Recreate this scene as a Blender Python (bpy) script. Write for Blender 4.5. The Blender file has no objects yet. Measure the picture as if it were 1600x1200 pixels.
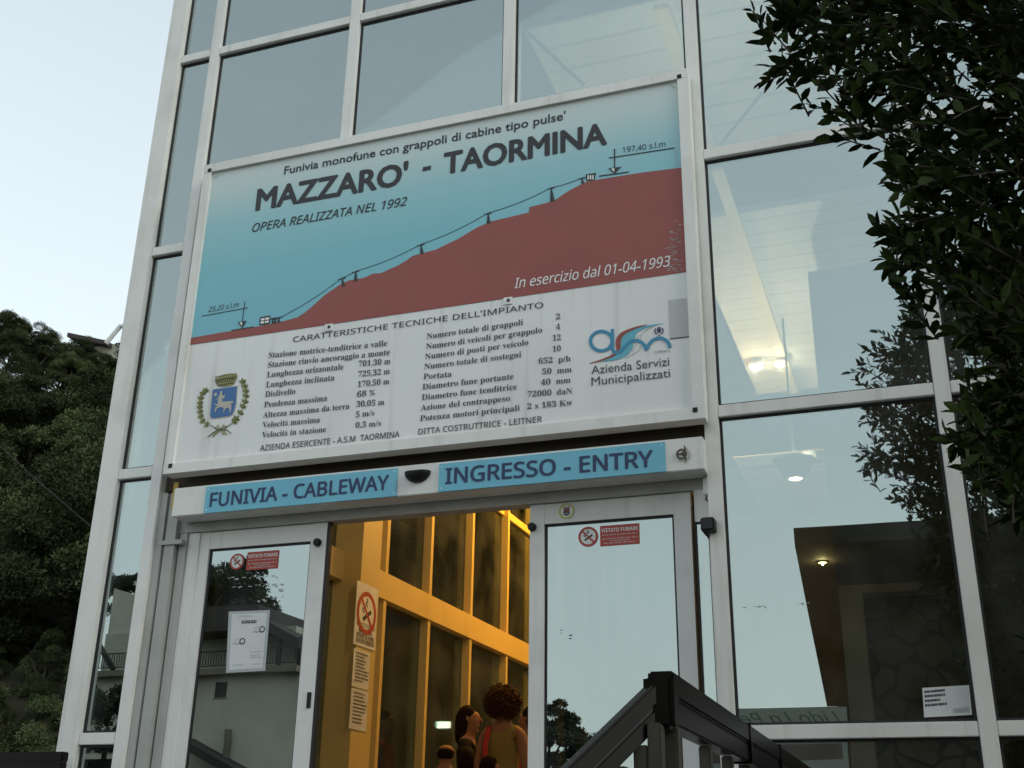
import bpy, bmesh, math, random
import numpy as np
from mathutils import Vector, Matrix
R = math.radians
random.seed(7)
rng = np.random.default_rng(7)
S = bpy.context.scene
COL = S.collection

# ------------------------------------------------------------------ camera, sky, sun, exposure
CAM = Vector((0.0, -5.4, 1.6))
F = 1796.1                                   # focal length in pixels of the 1600 px wide photograph
RX, UY, FW = Vector((.942, .335, .015)), Vector((.113, -.359, .926)), Vector((-.316, .871, .376))
FW.normalize(); RX = (RX - RX.dot(FW) * FW).normalized(); UY = RX.cross(FW).normalized()
cd = bpy.data.cameras.new('camera'); cam = bpy.data.objects.new('camera', cd); COL.objects.link(cam)
m3 = Matrix((RX, UY, -FW)).transposed()
cam.matrix_world = Matrix.Translation(CAM) @ m3.to_4x4()
cd.sensor_width = 36.0; cd.lens = 36.0 * F / 1600; cd.clip_start = 0.05; cd.clip_end = 3000
S.camera = cam

SUN_EL, SUN_AZ = R(28), R(105)               # the sun is veiled, off to the right
w = bpy.data.worlds.new('World'); S.world = w; w.use_nodes = True
nt = w.node_tree; bg = nt.nodes['Background']
sky = nt.nodes.new('ShaderNodeTexSky'); sky.sky_type = 'NISHITA'; sky.sun_disc = False
sky.sun_elevation = SUN_EL; sky.sun_rotation = SUN_AZ
sky.air_density = 1.0; sky.dust_density = 1.0; sky.ozone_density = 1.0
hs = nt.nodes.new('ShaderNodeHueSaturation'); hs.inputs['Saturation'].default_value = 0.75
nt.links.new(sky.outputs[0], hs.inputs['Color'])
veil = nt.nodes.new('ShaderNodeMix'); veil.data_type = 'RGBA'; veil.inputs[0].default_value = .55      # thin even cloud over the clear sky
veil.inputs[7].default_value = (3.92, 4.08, 3.88, 1)
tcw = nt.nodes.new('ShaderNodeTexCoord'); sxw = nt.nodes.new('ShaderNodeSeparateXYZ'); nt.links.new(tcw.outputs['Generated'], sxw.inputs[0])
mrw = nt.nodes.new('ShaderNodeMapRange'); mrw.inputs[1].default_value = .05; mrw.inputs[2].default_value = .8; mrw.inputs[3].default_value = .9; mrw.inputs[4].default_value = .42
nt.links.new(sxw.outputs[2], mrw.inputs[0]); nt.links.new(mrw.outputs[0], veil.inputs[0])
tint = nt.nodes.new('ShaderNodeMix'); tint.data_type = 'RGBA'; tint.blend_type = 'MULTIPLY'; tint.inputs[0].default_value = 1.0
tint.inputs[7].default_value = (.84, 1.03, 1.04, 1)
nt.links.new(hs.outputs[0], tint.inputs[6]); nt.links.new(tint.outputs[2], veil.inputs[6]); nt.links.new(veil.outputs[2], bg.inputs[0])
bg.inputs[1].default_value = 0.15
sd = bpy.data.lights.new('sun', 'SUN'); so = bpy.data.objects.new('sun', sd); COL.objects.link(so)
sd.energy = 0.5; sd.angle = R(20); sd.color = (1, .93, .84)
sdir = Vector((math.sin(SUN_AZ) * math.cos(SUN_EL), math.cos(SUN_AZ) * math.cos(SUN_EL), math.sin(SUN_EL)))
so.rotation_euler = sdir.to_track_quat('Z', 'Y').to_euler()
S.view_settings.view_transform = 'Standard'; S.view_settings.look = 'None'
S.view_settings.exposure = 0.8; S.view_settings.gamma = 1.0
try:
    S.cycles.max_bounces = 10; S.cycles.transparent_max_bounces = 16; S.cycles.sample_clamp_indirect = 4
    S.cycles.use_denoising = True
except Exception: pass

# ------------------------------------------------------------------ pixel -> place helpers
def ray(px, py):
    return FW + RX * ((px - 800) / F) - UY * ((py - 600) / F)
def PL(px, py, y=None, x=None, z=None):
    d = ray(px, py)
    if y is not None: t = (y - CAM.y) / d.y
    elif x is not None: t = (x - CAM.x) / d.x
    else: t = (z - CAM.z) / d.z
    return CAM + d * t
def MX(px, py, Y):                           # place, behind the camera, whose mirror image in the facade shows at that pixel
    p = PL(px, py, y=Y); return Vector((p.x, -p.y, p.z))

# ------------------------------------------------------------------ materials
def mat(name, col, rough=.5, metal=0.0, noise=None, spec=None, bump=None, emit=None, objrand=0.0):
    m = bpy.data.materials.new(name); m.use_nodes = True; t = m.node_tree; b = t.nodes['Principled BSDF']
    b.inputs['Base Color'].default_value = (*col, 1); b.inputs['Roughness'].default_value = rough
    b.inputs['Metallic'].default_value = metal
    if spec is not None: b.inputs['Specular IOR Level'].default_value = spec
    co = t.nodes.new('ShaderNodeTexCoord')
    if noise:                                # (scale, second colour, low, high)
        n = t.nodes.new('ShaderNodeTexNoise'); n.inputs['Scale'].default_value = noise[0]; n.inputs['Detail'].default_value = 6
        t.links.new(co.outputs['Object'], n.inputs['Vector'])
        r = t.nodes.new('ShaderNodeMapRange'); r.inputs[1].default_value = noise[2]; r.inputs[2].default_value = noise[3]
        t.links.new(n.outputs[0], r.inputs[0])
        mx = t.nodes.new('ShaderNodeMix'); mx.data_type = 'RGBA'
        mx.inputs[6].default_value = (*col, 1); mx.inputs[7].default_value = (*noise[1], 1)
        t.links.new(r.outputs[0], mx.inputs[0]); out = mx.outputs[2]
        if objrand:
            oi = t.nodes.new('ShaderNodeObjectInfo'); h = t.nodes.new('ShaderNodeHueSaturation')
            a = t.nodes.new('ShaderNodeMapRange'); a.inputs[3].default_value = 1 - objrand; a.inputs[4].default_value = 1 + objrand
            t.links.new(oi.outputs['Random'], a.inputs[0]); t.links.new(a.outputs[0], h.inputs['Value']); t.links.new(out, h.inputs['Color'])
            out = h.outputs[0]
        t.links.new(out, b.inputs['Base Color'])
    if name in ('white_painted_aluminium', 'door_aluminium', 'white_sheet'):
        mp = t.nodes.new('ShaderNodeMapping'); mp.inputs['Scale'].default_value = (16, 16, .9); t.links.new(co.outputs['Object'], mp.inputs['Vector'])
        n4 = t.nodes.new('ShaderNodeTexNoise'); n4.inputs['Scale'].default_value = 1.0; n4.inputs['Detail'].default_value = 5; t.links.new(mp.outputs[0], n4.inputs['Vector'])
        r4 = t.nodes.new('ShaderNodeMapRange'); r4.inputs[1].default_value = .56; r4.inputs[2].default_value = .8; r4.inputs[4].default_value = .5; t.links.new(n4.outputs[0], r4.inputs[0])
        m4 = t.nodes.new('ShaderNodeMix'); m4.data_type = 'RGBA'; m4.inputs[7].default_value = (.42, .41, .36, 1)
        t.links.new(r4.outputs[0], m4.inputs[0]); t.links.new(out, m4.inputs[6]); t.links.new(m4.outputs[2], b.inputs['Base Color'])
    if bump:
        n = t.nodes.new('ShaderNodeTexNoise'); n.inputs['Scale'].default_value = bump[0]; n.inputs['Detail'].default_value = 5
        t.links.new(co.outputs['Object'], n.inputs['Vector'])
        bu = t.nodes.new('ShaderNodeBump'); bu.inputs['Strength'].default_value = bump[1]; bu.inputs['Distance'].default_value = .02
        t.links.new(n.outputs[0], bu.inputs['Height']); t.links.new(bu.outputs[0], b.inputs['Normal'])
    if emit:
        b.inputs['Emission Color'].default_value = (*emit[0], 1); b.inputs['Emission Strength'].default_value = emit[1]
    return m
M = {}
M['alu'] = mat('white_painted_aluminium', (.74, .735, .70), .38, 0, (3.5, (.62, .615, .57), .48, .8))
M['alu2'] = mat('door_aluminium', (.71, .71, .68), .38, 0, (5, (.60, .60, .57), .48, .8))
M['jamb'] = mat('grey_jamb', (.40, .40, .375), .45, 0, (4, (.30, .30, .275), .5, .8))
M['gasket'] = mat('black_gasket', (.012, .012, .014), .6)
M['dark'] = mat('dark_void', (.02, .018, .014), .8)
M['band'] = mat('brown_cover_band', (.055, .04, .02), .7)
M['inner'] = mat('amber_lit_steel', (.64, .47, .17), .5, 0, (3, (.54, .40, .14), .5, .8))  # white steel, with amber lamplight partly put into its base colour
M['floor'] = mat('stone_tile', (.28, .25, .21), .35, 0, (3, (.2, .18, .15), .4, .7))
M['backwall'] = mat('interior_plaster', (.16, .15, .14), .8)
M['shaft'] = mat('blue_grey_shaft', (.10, .11, .12), .6)
M['wplate'] = mat('white_sheet', (.76, .765, .75), .42, 0, (2.2, (.68, .69, .665), .45, .8))
M['patch'] = mat('grey_patch', (.48, .49, .475), .5)
M['ink'] = mat('black_ink', (.022, .022, .026), .5)
M['ink2'] = mat('grey_ink', (.055, .055, .06), .5)
M['white'] = mat('white_ink', (.75, .75, .73), .5)
M['brick'] = mat('red_brown_ink', (.29, .070, .056), .5, 0, (6, (.26, .066, .056), .4, .8))
M['blueplate'] = mat('sky_blue_plate', (.15, .46, .60), .45, 0, (4, (.135, .42, .55), .45, .8))
M['navy'] = mat('navy_ink', (.014, .03, .10), .5)
M['crest'] = mat('crest_blue', (.045, .14, .34), .5)
M['laurel'] = mat('laurel_olive', (.16, .17, .035), .5)
M['laurel2'] = mat('laurel_dark', (.055, .06, .02), .5)
M['beige'] = mat('beige_ink', (.47, .43, .36), .5)
M['gold'] = mat('gold_ink', (.28, .26, .09), .5)
M['logoblue'] = mat('logo_blue', (.04, .25, .42), .5)
M['logocyan'] = mat('logo_cyan', (.12, .42, .52), .5)
M['logored'] = mat('logo_red', (.28, .06, .05), .5)
M['logogrey'] = mat('logo_grey', (.42, .46, .47), .5)
M['signred'] = mat('sign_red', (.42, .05, .035), .5)
M['yellow'] = mat('yellow_ring', (.52, .47, .07), .5)
M['paper'] = mat('paper', (.66, .67, .66), .55, 0, (9, (.60, .61, .60), .4, .7))
M['tape'] = mat('clear_tape_residue', (.42, .45, .45), .35)
M['black'] = mat('black_plastic', (.010, .010, .011), .45, spec=.25)
M['rail'] = mat('bronze_anodised_rail', (.0065, .005, .0038), .30, 0, (9, (.011, .009, .007), .45, .75), spec=.16)
M['railsilver'] = mat('worn_post', (.06, .055, .042), .45, .1)
M['stone'] = None
M['bark'] = mat('bark', (.07, .055, .04), .9, 0, (12, (.04, .03, .022), .4, .7))
M['leaf'] = mat('laurel_leaf', (.024, .042, .009), .55, 0, (2.2, (.045, .066, .014), .45, .75), spec=.07)
M['hleaf'] = mat('hill_foliage', (.046, .063, .026), .8, 0, (.45, (.098, .115, .055), .42, .70), spec=.05, objrand=.55)
M['bleaf'] = mat('garden_foliage', (.035, .050, .022), .7, 0, (.8, (.055, .07, .03), .4, .7))
M['soil'] = mat('dry_grass_slope', (.042, .032, .013), .95, 0, (1.3, (.016, .020, .007), .40, .62), bump=(5, 1.0))
M['asph'] = mat('asphalt', (.06, .06, .06), .9, 0, (4, (.045, .045, .045), .4, .7))
M['step'] = mat('step_stone', (.26, .25, .23), .7, 0, (5, (.2, .19, .17), .4, .7))
M['render'] = mat('old_render', (.66, .59, .48), .9, 0, (.35, (.50, .45, .37), .35, .75))
M['render2'] = mat('cream_render', (.50, .48, .38), .9, 0, (.4, (.42, .40, .32), .4, .7))
M['rooftile'] = mat('dark_roof_tile', (.055, .045, .04), .9)
M['iron'] = mat('black_iron', (.02, .02, .02), .6)
M['frame'] = mat('sandstone_frame', (.22, .19, .125), .8, 0, (3, (.18, .155, .10), .4, .7))
M['slab'] = mat('dark_concrete_canopy', (.04, .036, .026), .85, 0, (2, (.03, .027, .02), .4, .7))
M['billboard'] = mat('pale_green_board', (.42, .47, .44), .6)
M['green'] = mat('green_script', (.05, .20, .11), .6)
M['photo'] = mat('dusky_picture', (.17, .16, .17), .6, 0, (2.5, (.10, .10, .11), .45, .6))
M['skin'] = mat('skin', (.27, .14, .085), .7, spec=.2)
M['hair'] = mat('dark_hair', (.016, .009, .006), .85, spec=.08, bump=(60, .5))
M['hairb'] = mat('auburn_hair', (.06, .022, .008), .7, spec=.2)
M['olive'] = mat('olive_cloth', (.26, .20, .07), .9, spec=.1, bump=(40, .4))
M['blackcloth'] = mat('black_cloth', (.016, .015, .015), .95, spec=.08)
M['redcloth'] = mat('red_cloth', (.45, .035, .03), .9)
M['cream'] = mat('cream_cloth', (.40, .37, .29), .9, bump=(40, .4))
M['denim'] = mat('denim', (.05, .06, .09), .9)
M['tapeyellow'] = mat('hazard_yellow', (.52, .33, .03), .5)
M['lampw'] = mat('lamp_glow', (.9, .9, .9), .4, emit=((1, .82, .5), 12))
M['lampo'] = mat('lamp_glow_amber', (.9, .9, .9), .4, emit=((1, .66, .22), 9))
M['tube'] = mat('tube_glow', (.9, .9, .9), .4, emit=((.95, 1, .8), 9))

def glass_material(name, refl, tint):
    m = bpy.data.materials.new(name); m.use_nodes = True; t = m.node_tree
    for n in list(t.nodes):
        if n.type == 'BSDF_PRINCIPLED': t.nodes.remove(n)
    out = [n for n in t.nodes if n.type == 'OUTPUT_MATERIAL'][0]
    tr = t.nodes.new('ShaderNodeBsdfTransparent'); tr.inputs[0].default_value = (*tint, 1)
    gl = t.nodes.new('ShaderNodeBsdfGlossy'); gl.inputs[0].default_value = (.84, .97, .97, 1); gl.inputs['Roughness'].default_value = 0.0
    # faint waviness of rolled glass, and dust
    co = t.nodes.new('ShaderNodeTexCoord'); n = t.nodes.new('ShaderNodeTexNoise'); n.inputs['Scale'].default_value = 1.1; n.inputs['Detail'].default_value = 1
    t.links.new(co.outputs['Object'], n.inputs['Vector'])
    bu = t.nodes.new('ShaderNodeBump'); bu.inputs['Strength'].default_value = .05; bu.inputs['Distance'].default_value = .012
    t.links.new(n.outputs[0], bu.inputs['Height']); t.links.new(bu.outputs[0], gl.inputs['Normal'])
    fr = t.nodes.new('ShaderNodeFresnel'); fr.inputs[0].default_value = 1.45
    ma = t.nodes.new('ShaderNodeMath'); ma.operation = 'MULTIPLY_ADD'; ma.inputs[1].default_value = .7; ma.inputs[2].default_value = refl
    ma.use_clamp = True
    t.links.new(fr.outputs[0], ma.inputs[0])
    mx = t.nodes.new('ShaderNodeMixShader'); t.links.new(ma.outputs[0], mx.inputs[0])
    t.links.new(tr.outputs[0], mx.inputs[1]); t.links.new(gl.outputs[0], mx.inputs[2])
    df = t.nodes.new('ShaderNodeBsdfDiffuse'); df.inputs[0].default_value = (.5, .52, .5, 1)
    n2 = t.nodes.new('ShaderNodeTexNoise'); n2.inputs['Scale'].default_value = 2.3; n2.inputs['Detail'].default_value = 5
    t.links.new(co.outputs['Object'], n2.inputs['Vector'])
    r2 = t.nodes.new('ShaderNodeMapRange'); r2.inputs[1].default_value = .4; r2.inputs[2].default_value = .85; r2.inputs[4].default_value = .10
    t.links.new(n2.outputs[0], r2.inputs[0])
    m2 = t.nodes.new('ShaderNodeMixShader'); t.links.new(r2.outputs[0], m2.inputs[0]); t.links.new(mx.outputs[0], m2.inputs[1]); t.links.new(df.outputs[0], m2.inputs[2])
    t.links.new(m2.outputs[0], out.inputs['Surface'])
    return m
M['glass'] = glass_material('reflective_glass', .365, (.52, .55, .53))
M['doorglass'] = glass_material('door_glass', .40, (.20, .22, .21))
M['wallglass'] = glass_material('side_wall_glass', .06, (.5, .5, .45))

def ramp_material(name, axis, lo, hi, stops, rough=.42):   # a printed colour gradient (ink on the sheet)
    m = bpy.data.materials.new(name); m.use_nodes = True; t = m.node_tree; b = t.nodes['Principled BSDF']
    b.inputs['Roughness'].default_value = rough
    co = t.nodes.new('ShaderNodeTexCoord'); sx = t.nodes.new('ShaderNodeSeparateXYZ'); t.links.new(co.outputs['Object'], sx.inputs[0])
    mr = t.nodes.new('ShaderNodeMapRange'); mr.inputs[1].default_value = lo; mr.inputs[2].default_value = hi
    t.links.new(sx.outputs[axis], mr.inputs[0])
    cr = t.nodes.new('ShaderNodeValToRGB'); e = cr.color_ramp.elements
    e[0].position, e[0].color = stops[0][0], (*stops[0][1], 1); e[1].position, e[1].color = stops[-1][0], (*stops[-1][1], 1)
    for p, c in stops[1:-1]:
        k = e.new(p); k.color = (*c, 1)
    t.links.new(mr.outputs[0], cr.inputs[0]); t.links.new(cr.outputs[0], b.inputs['Base Color'])
    return m

def stone_material():
    m = bpy.data.materials.new('rubble_stone'); m.use_nodes = True; t = m.node_tree; b = t.nodes['Principled BSDF']
    b.inputs['Roughness'].default_value = .9
    co = t.nodes.new('ShaderNodeTexCoord')
    nz = t.nodes.new('ShaderNodeTexNoise'); nz.inputs['Scale'].default_value = 2; t.links.new(co.outputs['Object'], nz.inputs['Vector'])
    va = t.nodes.new('ShaderNodeVectorMath'); va.operation = 'MULTIPLY_ADD'; va.inputs[1].default_value = (.35, .35, .35)
    t.links.new(nz.outputs['Color'], va.inputs[0]); t.links.new(co.outputs['Object'], va.inputs[2])
    v = t.nodes.new('ShaderNodeTexVoronoi'); v.feature = 'DISTANCE_TO_EDGE'; v.inputs['Scale'].default_value = 3.2; t.links.new(va.outputs[0], v.inputs['Vector'])
    v2 = t.nodes.new('ShaderNodeTexVoronoi'); v2.inputs['Scale'].default_value = 3.2; t.links.new(va.outputs[0], v2.inputs['Vector'])
    mr = t.nodes.new('ShaderNodeMapRange'); mr.inputs[1].default_value = .02; mr.inputs[2].default_value = .08; t.links.new(v.outputs['Distance'], mr.inputs[0])
    h = t.nodes.new('ShaderNodeMix'); h.data_type = 'RGBA'; h.inputs[6].default_value = (.045, .038, .024, 1); h.inputs[7].default_value = (.095, .08, .05, 1)
    sp = t.nodes.new('ShaderNodeSeparateColor'); t.links.new(v2.outputs['Color'], sp.inputs[0]); t.links.new(sp.outputs[0], h.inputs[0])
    mx = t.nodes.new('ShaderNodeMix'); mx.data_type = 'RGBA'; mx.inputs[6].default_value = (.014, .012, .009, 1)
    t.links.new(mr.outputs[0], mx.inputs[0]); t.links.new(h.outputs[2], mx.inputs[7]); t.links.new(mx.outputs[2], b.inputs['Base Color'])
    bu = t.nodes.new('ShaderNodeBump'); bu.inputs['Distance'].default_value = .05; t.links.new(mr.outputs[0], bu.inputs['Height']); t.links.new(bu.outputs[0], b.inputs['Normal'])
    return m
M['stone'] = stone_material()

def slat_material():
    m = mat('white_slatted_ceiling', (.68, .66, .62), .6); t = m.node_tree; b = t.nodes['Principled BSDF']
    co = t.nodes.new('ShaderNodeTexCoord'); wv = t.nodes.new('ShaderNodeTexWave'); wv.bands_direction = 'Y'; wv.inputs['Scale'].default_value = 1.25
    t.links.new(co.outputs['Object'], wv.inputs['Vector'])
    mr = t.nodes.new('ShaderNodeMapRange'); mr.inputs[1].default_value = 0.0; mr.inputs[2].default_value = .06; t.links.new(wv.outputs['Fac'], mr.inputs[0])
    mx = t.nodes.new('ShaderNodeMix'); mx.data_type = 'RGBA'; mx.inputs[6].default_value = (.40, .38, .36, 1); mx.inputs[7].default_value = (.68, .66, .62, 1)
    t.links.new(mr.outputs[0], mx.inputs[0]); t.links.new(mx.outputs[2], b.inputs['Base Color'])
    return m
M['slat'] = slat_material()

# ------------------------------------------------------------------ mesh helpers
class MB:
    def __init__(self): self.v = []; self.f = []
    def add(self, vs, fs):
        o = len(self.v); self.v += [tuple(p) for p in vs]; self.f += [tuple(i + o for i in f) for f in fs]; return self
    def box(self, x0, x1, y0, y1, z0, z1):
        x0, x1 = sorted((x0, x1)); y0, y1 = sorted((y0, y1)); z0, z1 = sorted((z0, z1))
        v = [(x, y, z) for z in (z0, z1) for y in (y0, y1) for x in (x0, x1)]
        return self.add(v, [(0, 2, 3, 1), (4, 5, 7, 6), (0, 1, 5, 4), (2, 6, 7, 3), (0, 4, 6, 2), (1, 3, 7, 5)])
    def beam(self, a, b, wd, ht, up=Vector((0, 0, 1))):       # rectangular bar from a to b, a and b on its centre line
        a, b = Vector(a), Vector(b); d = (b - a).normalized(); s = d.cross(up).normalized(); u = s.cross(d)
        v = [p + s * (sx * wd / 2) + u * (sz * ht / 2) for p in (a, b) for sz in (-1, 1) for sx in (-1, 1)]
        return self.add(v, [(0, 1, 3, 2), (4, 6, 7, 5), (0, 4, 5, 1), (2, 3, 7, 6), (0, 2, 6, 4), (1, 5, 7, 3)])
    def tube(self, pts, r, n=8):
        pts = [Vector(p) for p in pts]; rs = r if isinstance(r, (list, tuple)) else [r] * len(pts); rings = []
        for i, p in enumerate(pts):
            d = (pts[min(i + 1, len(pts) - 1)] - pts[max(i - 1, 0)]).normalized()
            s = d.cross(Vector((.13, .21, 1)) if abs(d.z) < .95 else Vector((1, .2, 0))).normalized(); u = s.cross(d)
            rings.append([p + (s * math.cos(2 * math.pi * k / n) + u * math.sin(2 * math.pi * k / n)) * rs[i] for k in range(n)])
        vs = [q for g in rings for q in g]; fs = []
        for i in range(len(pts) - 1):
            for k in range(n): fs.append((i * n + k, i * n + (k + 1) % n, (i + 1) * n + (k + 1) % n, (i + 1) * n + k))
        fs.append(tuple(range(n - 1, -1, -1))); fs.append(tuple((len(pts) - 1) * n + k for k in range(n)))
        return self.add(vs, fs)
    def disc(self, c, U, V, r0, r1=0, n=28):                  # flat ring (or disc) spanned by U, V
        c = Vector(c); U = Vector(U); V = Vector(V)
        o = [c + (U * math.cos(2 * math.pi * k / n) + V * math.sin(2 * math.pi * k / n)) * r0 for k in range(n)]
        if r1 <= 0: return self.add(o, [tuple(range(n))])
        i = [c + (U * math.cos(2 * math.pi * k / n) + V * math.sin(2 * math.pi * k / n)) * r1 for k in range(n)]
        return self.add(o + i, [(k, (k + 1) % n, n + (k + 1) % n, n + k) for k in range(n)])
    def poly(self, pts): return self.add(pts, [tuple(range(len(pts)))])
    def ribbon(self, pts, wd, nrm=Vector((0, -1, 0))):        # flat stroke along a line
        pts = [Vector(p) for p in pts]; ws = wd if isinstance(wd, (list, tuple)) else [wd] * len(pts); vs = []
        for i, p in enumerate(pts):
            d = (pts[min(i + 1, len(pts) - 1)] - pts[max(i - 1, 0)]).normalized(); s = d.cross(nrm).normalized()
            vs += [p + s * ws[i] / 2, p - s * ws[i] / 2]
        return self.add(vs, [(2 * i, 2 * i + 1, 2 * i + 3, 2 * i + 2) for i in range(len(pts) - 1)])
    def lathe(self, c, prof, n=20, axis='z'):                 # prof: (radius, height) pairs
        c = Vector(c); vs = []
        for r, h in prof:
            for k in range(n):
                a = 2 * math.pi * k / n; p = (r * math.cos(a), r * math.sin(a), h)
                if axis == 'y': p = (p[0], p[2], p[1])
                if axis == 'x': p = (p[2], p[0], p[1])
                vs.append(c + Vector(p))
        fs = [(i * n + k, i * n + (k + 1) % n, (i + 1) * n + (k + 1) % n, (i + 1) * n + k) for i in range(len(prof) - 1) for k in range(n)]
        fs += [tuple(range(n)), tuple((len(prof) - 1) * n + k for k in range(n))]
        return self.add(vs, fs)
    def build(self, name, m, parent=None, smooth=False, tri=False, bevel=0.0):
        me = bpy.data.meshes.new(name); me.from_pydata(self.v, [], self.f)
        if tri or bevel:
            b = bmesh.new(); b.from_mesh(me)
            bmesh.ops.recalc_face_normals(b, faces=b.faces)
            if bevel: bmesh.ops.bevel(b, geom=list(b.edges), offset=bevel, segments=2, affect='EDGES', clamp_overlap=True)
            if tri: bmesh.ops.triangulate(b, faces=[f for f in b.faces if len(f.verts) > 4])
            b.to_mesh(me); b.free()
        elif not tri:
            b = bmesh.new(); b.from_mesh(me); bmesh.ops.recalc_face_normals(b, faces=b.faces); b.to_mesh(me); b.free()
        return link(name, me, m, parent, smooth)
def link(name, me, m, parent=None, smooth=False):
    me.materials.clear(); me.materials.append(m)
    if smooth: me.polygons.foreach_set('use_smooth', [True] * len(me.polygons))
    o = bpy.data.objects.new(name, me); COL.objects.link(o)
    if parent:
        o.parent = parent; o.matrix_parent_inverse = Matrix.Identity(4)
        w0 = parent
        off = Vector((0, 0, 0))
        while w0: off += w0.location; w0 = w0.parent
        if off.length > 0: o.location = -off
    return o
def thing(name, label, cat, loc=(0, 0, 0), group=None):
    o = bpy.data.objects.new(name, None); o.empty_display_size = .2; COL.objects.link(o); o.location = loc
    o['label'] = label; o['category'] = cat
    if group: o['group'] = group
    return o
def tag(o, label, cat, group=None):
    o['label'] = label; o['category'] = cat
    if group: o['group'] = group
    return o
def kind(o, k='structure'): o['kind'] = k; return o

# lettering: the font that comes with Blender, in its different cuts
def cut(s, style):
    if style == 'plain': return s
    base = {'serif': (0x1D400, 0x1D41A, 0x1D7CE), 'sans': (0x1D5A0, 0x1D5BA, 0x1D7E2), 'sansb': (0x1D5D4, 0x1D5EE, 0x1D7EC),
            'sansi': (0x1D608, 0x1D622, None), 'sansbi': (0x1D63C, 0x1D656, None)}[style]
    o = ''
    for ch in s:
        if 'A' <= ch <= 'Z': o += chr(base[0] + ord(ch) - 65)
        elif 'a' <= ch <= 'z': o += chr(base[1] + ord(ch) - 97)
        elif ch.isdigit() and base[2]: o += chr(base[2] + ord(ch) - 48)
        elif ch.isdigit(): o += chr(0x1D7E2 + ord(ch) - 48)
        else: o += ch
    return o
def merge(meshes):
    b = bmesh.new()
    for m in meshes: b.from_mesh(m)
    o = bpy.data.meshes.new('m'); b.to_mesh(o); b.free(); return o
_cap = {}
def raw_text(s, style, bold=0.0, shear=0.0, space=1.0):
    c = bpy.data.curves.new('t', 'FONT'); c.body = cut(s, style); c.offset = bold; c.shear = shear; c.space_character = space
    c.resolution_u = 3
    o = bpy.data.objects.new('t', c); COL.objects.link(o)
    me = bpy.data.meshes.new_from_object(o.evaluated_get(bpy.context.evaluated_depsgraph_get()))
    bpy.data.objects.remove(o); bpy.data.curves.remove(c)
    return me
def text(s, A, B, cap, m, parent, style='plain', bold=0.0, shear=0.0, up=Vector((0, 0, 1)), lift=Vector((0, -.002, 0)), name='lettering', space=1.0, heavy=0.0):
    """write s from A to B (3D points on its baseline), capitals of height cap"""
    k = (style, bold)
    if k not in _cap:
        h = raw_text('H', style, bold); _cap[k] = max(v.co.y for v in h.vertices)
    if heavy:
        parts = []
        for i, (ox, oy) in enumerate(((0, 0), (heavy, 0), (-heavy, 0), (0, heavy * .8), (0, -heavy * .8), (heavy * .7, heavy * .6), (-heavy * .7, heavy * .6), (heavy * .7, -heavy * .6), (-heavy * .7, -heavy * .6))):
            q = raw_text(s, style, bold, shear, space); q.transform(Matrix.Translation((ox, oy, i * .00004))); parts.append(q)
        me = merge(parts)
    else: me = raw_text(s, style, bold, shear, space)
    co = np.empty(len(me.vertices) * 3); me.vertices.foreach_get('co', co); co = co.reshape(-1, 3)
    x0, x1 = co[:, 0].min(), co[:, 0].max(); A, B = Vector(A), Vector(B)
    sx = 1.0 / (x1 - x0); sz = cap / _cap[k]
    u = (co[:, 0] - x0) * sx; d = np.array(B - A)
    P = np.array(A) + np.array(lift) + u[:, None] * d + (co[:, 1] * sz)[:, None] * np.array(up) + co[:, 2:3] * np.array(Vector(lift).normalized())
    me.vertices.foreach_set('co', P.ravel()); me.update()
    return link(name, me, m, parent)

# ------------------------------------------------------------------ ground, hill
g = MB(); g.add([(-400, -400, 0), (400, -400, 0), (400, 400, 0), (-400, 400, 0)], [(0, 1, 2, 3)])
kind(g.build('ground', M['asph']))
FLOOR = 1.05
landing = MB(); landing.box(-4.9, -.42, -3.3, -.05, .004, FLOOR - .004)
kind(landing.build('landing', M['step']))
st = MB()
for k in range(5):
    st.box(-4.9, -.42, -3.3 - .3 * (k + 1) + .002, -3.302 - .3 * k, .004, FLOOR - .175 * (k + 1))
kind(st.build('steps', M['step']))

def hill_z(x, y):
    s = max(0.0, y - 9.0)
    base = .795 * s - .0012 * s * s
    base *= min(1.0, max(0.0, (-x + 2 + .12 * y) / 14.0)) if x > -12 else 1.0
    f_ = max(.87, min(1.06, .90 + .10 * (-x - 46) / 11)); base *= 1 + (f_ - 1) * min(1.0, s / 30)
    return base + 1.1 * math.sin(x * .21 + 1.3) * math.sin(y * .17) * min(1, s / 8) - .3
NX, NY = 46, 34
hv, hf = [], []
for j in range(NY):
    for i in range(NX):
        x = -150 + i * 4.0; y = 9 + j * 1.5 if j < 28 else 49.5 + (j - 27) * 6
        y = y; z = hill_z(x, min(y, 52)) - max(0, y - 52) * .35
        hv.append((x, y, z))
for j in range(NY - 1):
    for i in range(NX - 1):
        a = j * NX + i; hf.append((a, a + 1, a + NX + 1, a + NX))
h = MB(); h.add(hv, hf); kind(h.build('hillside', M['soil'], smooth=True))

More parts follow.
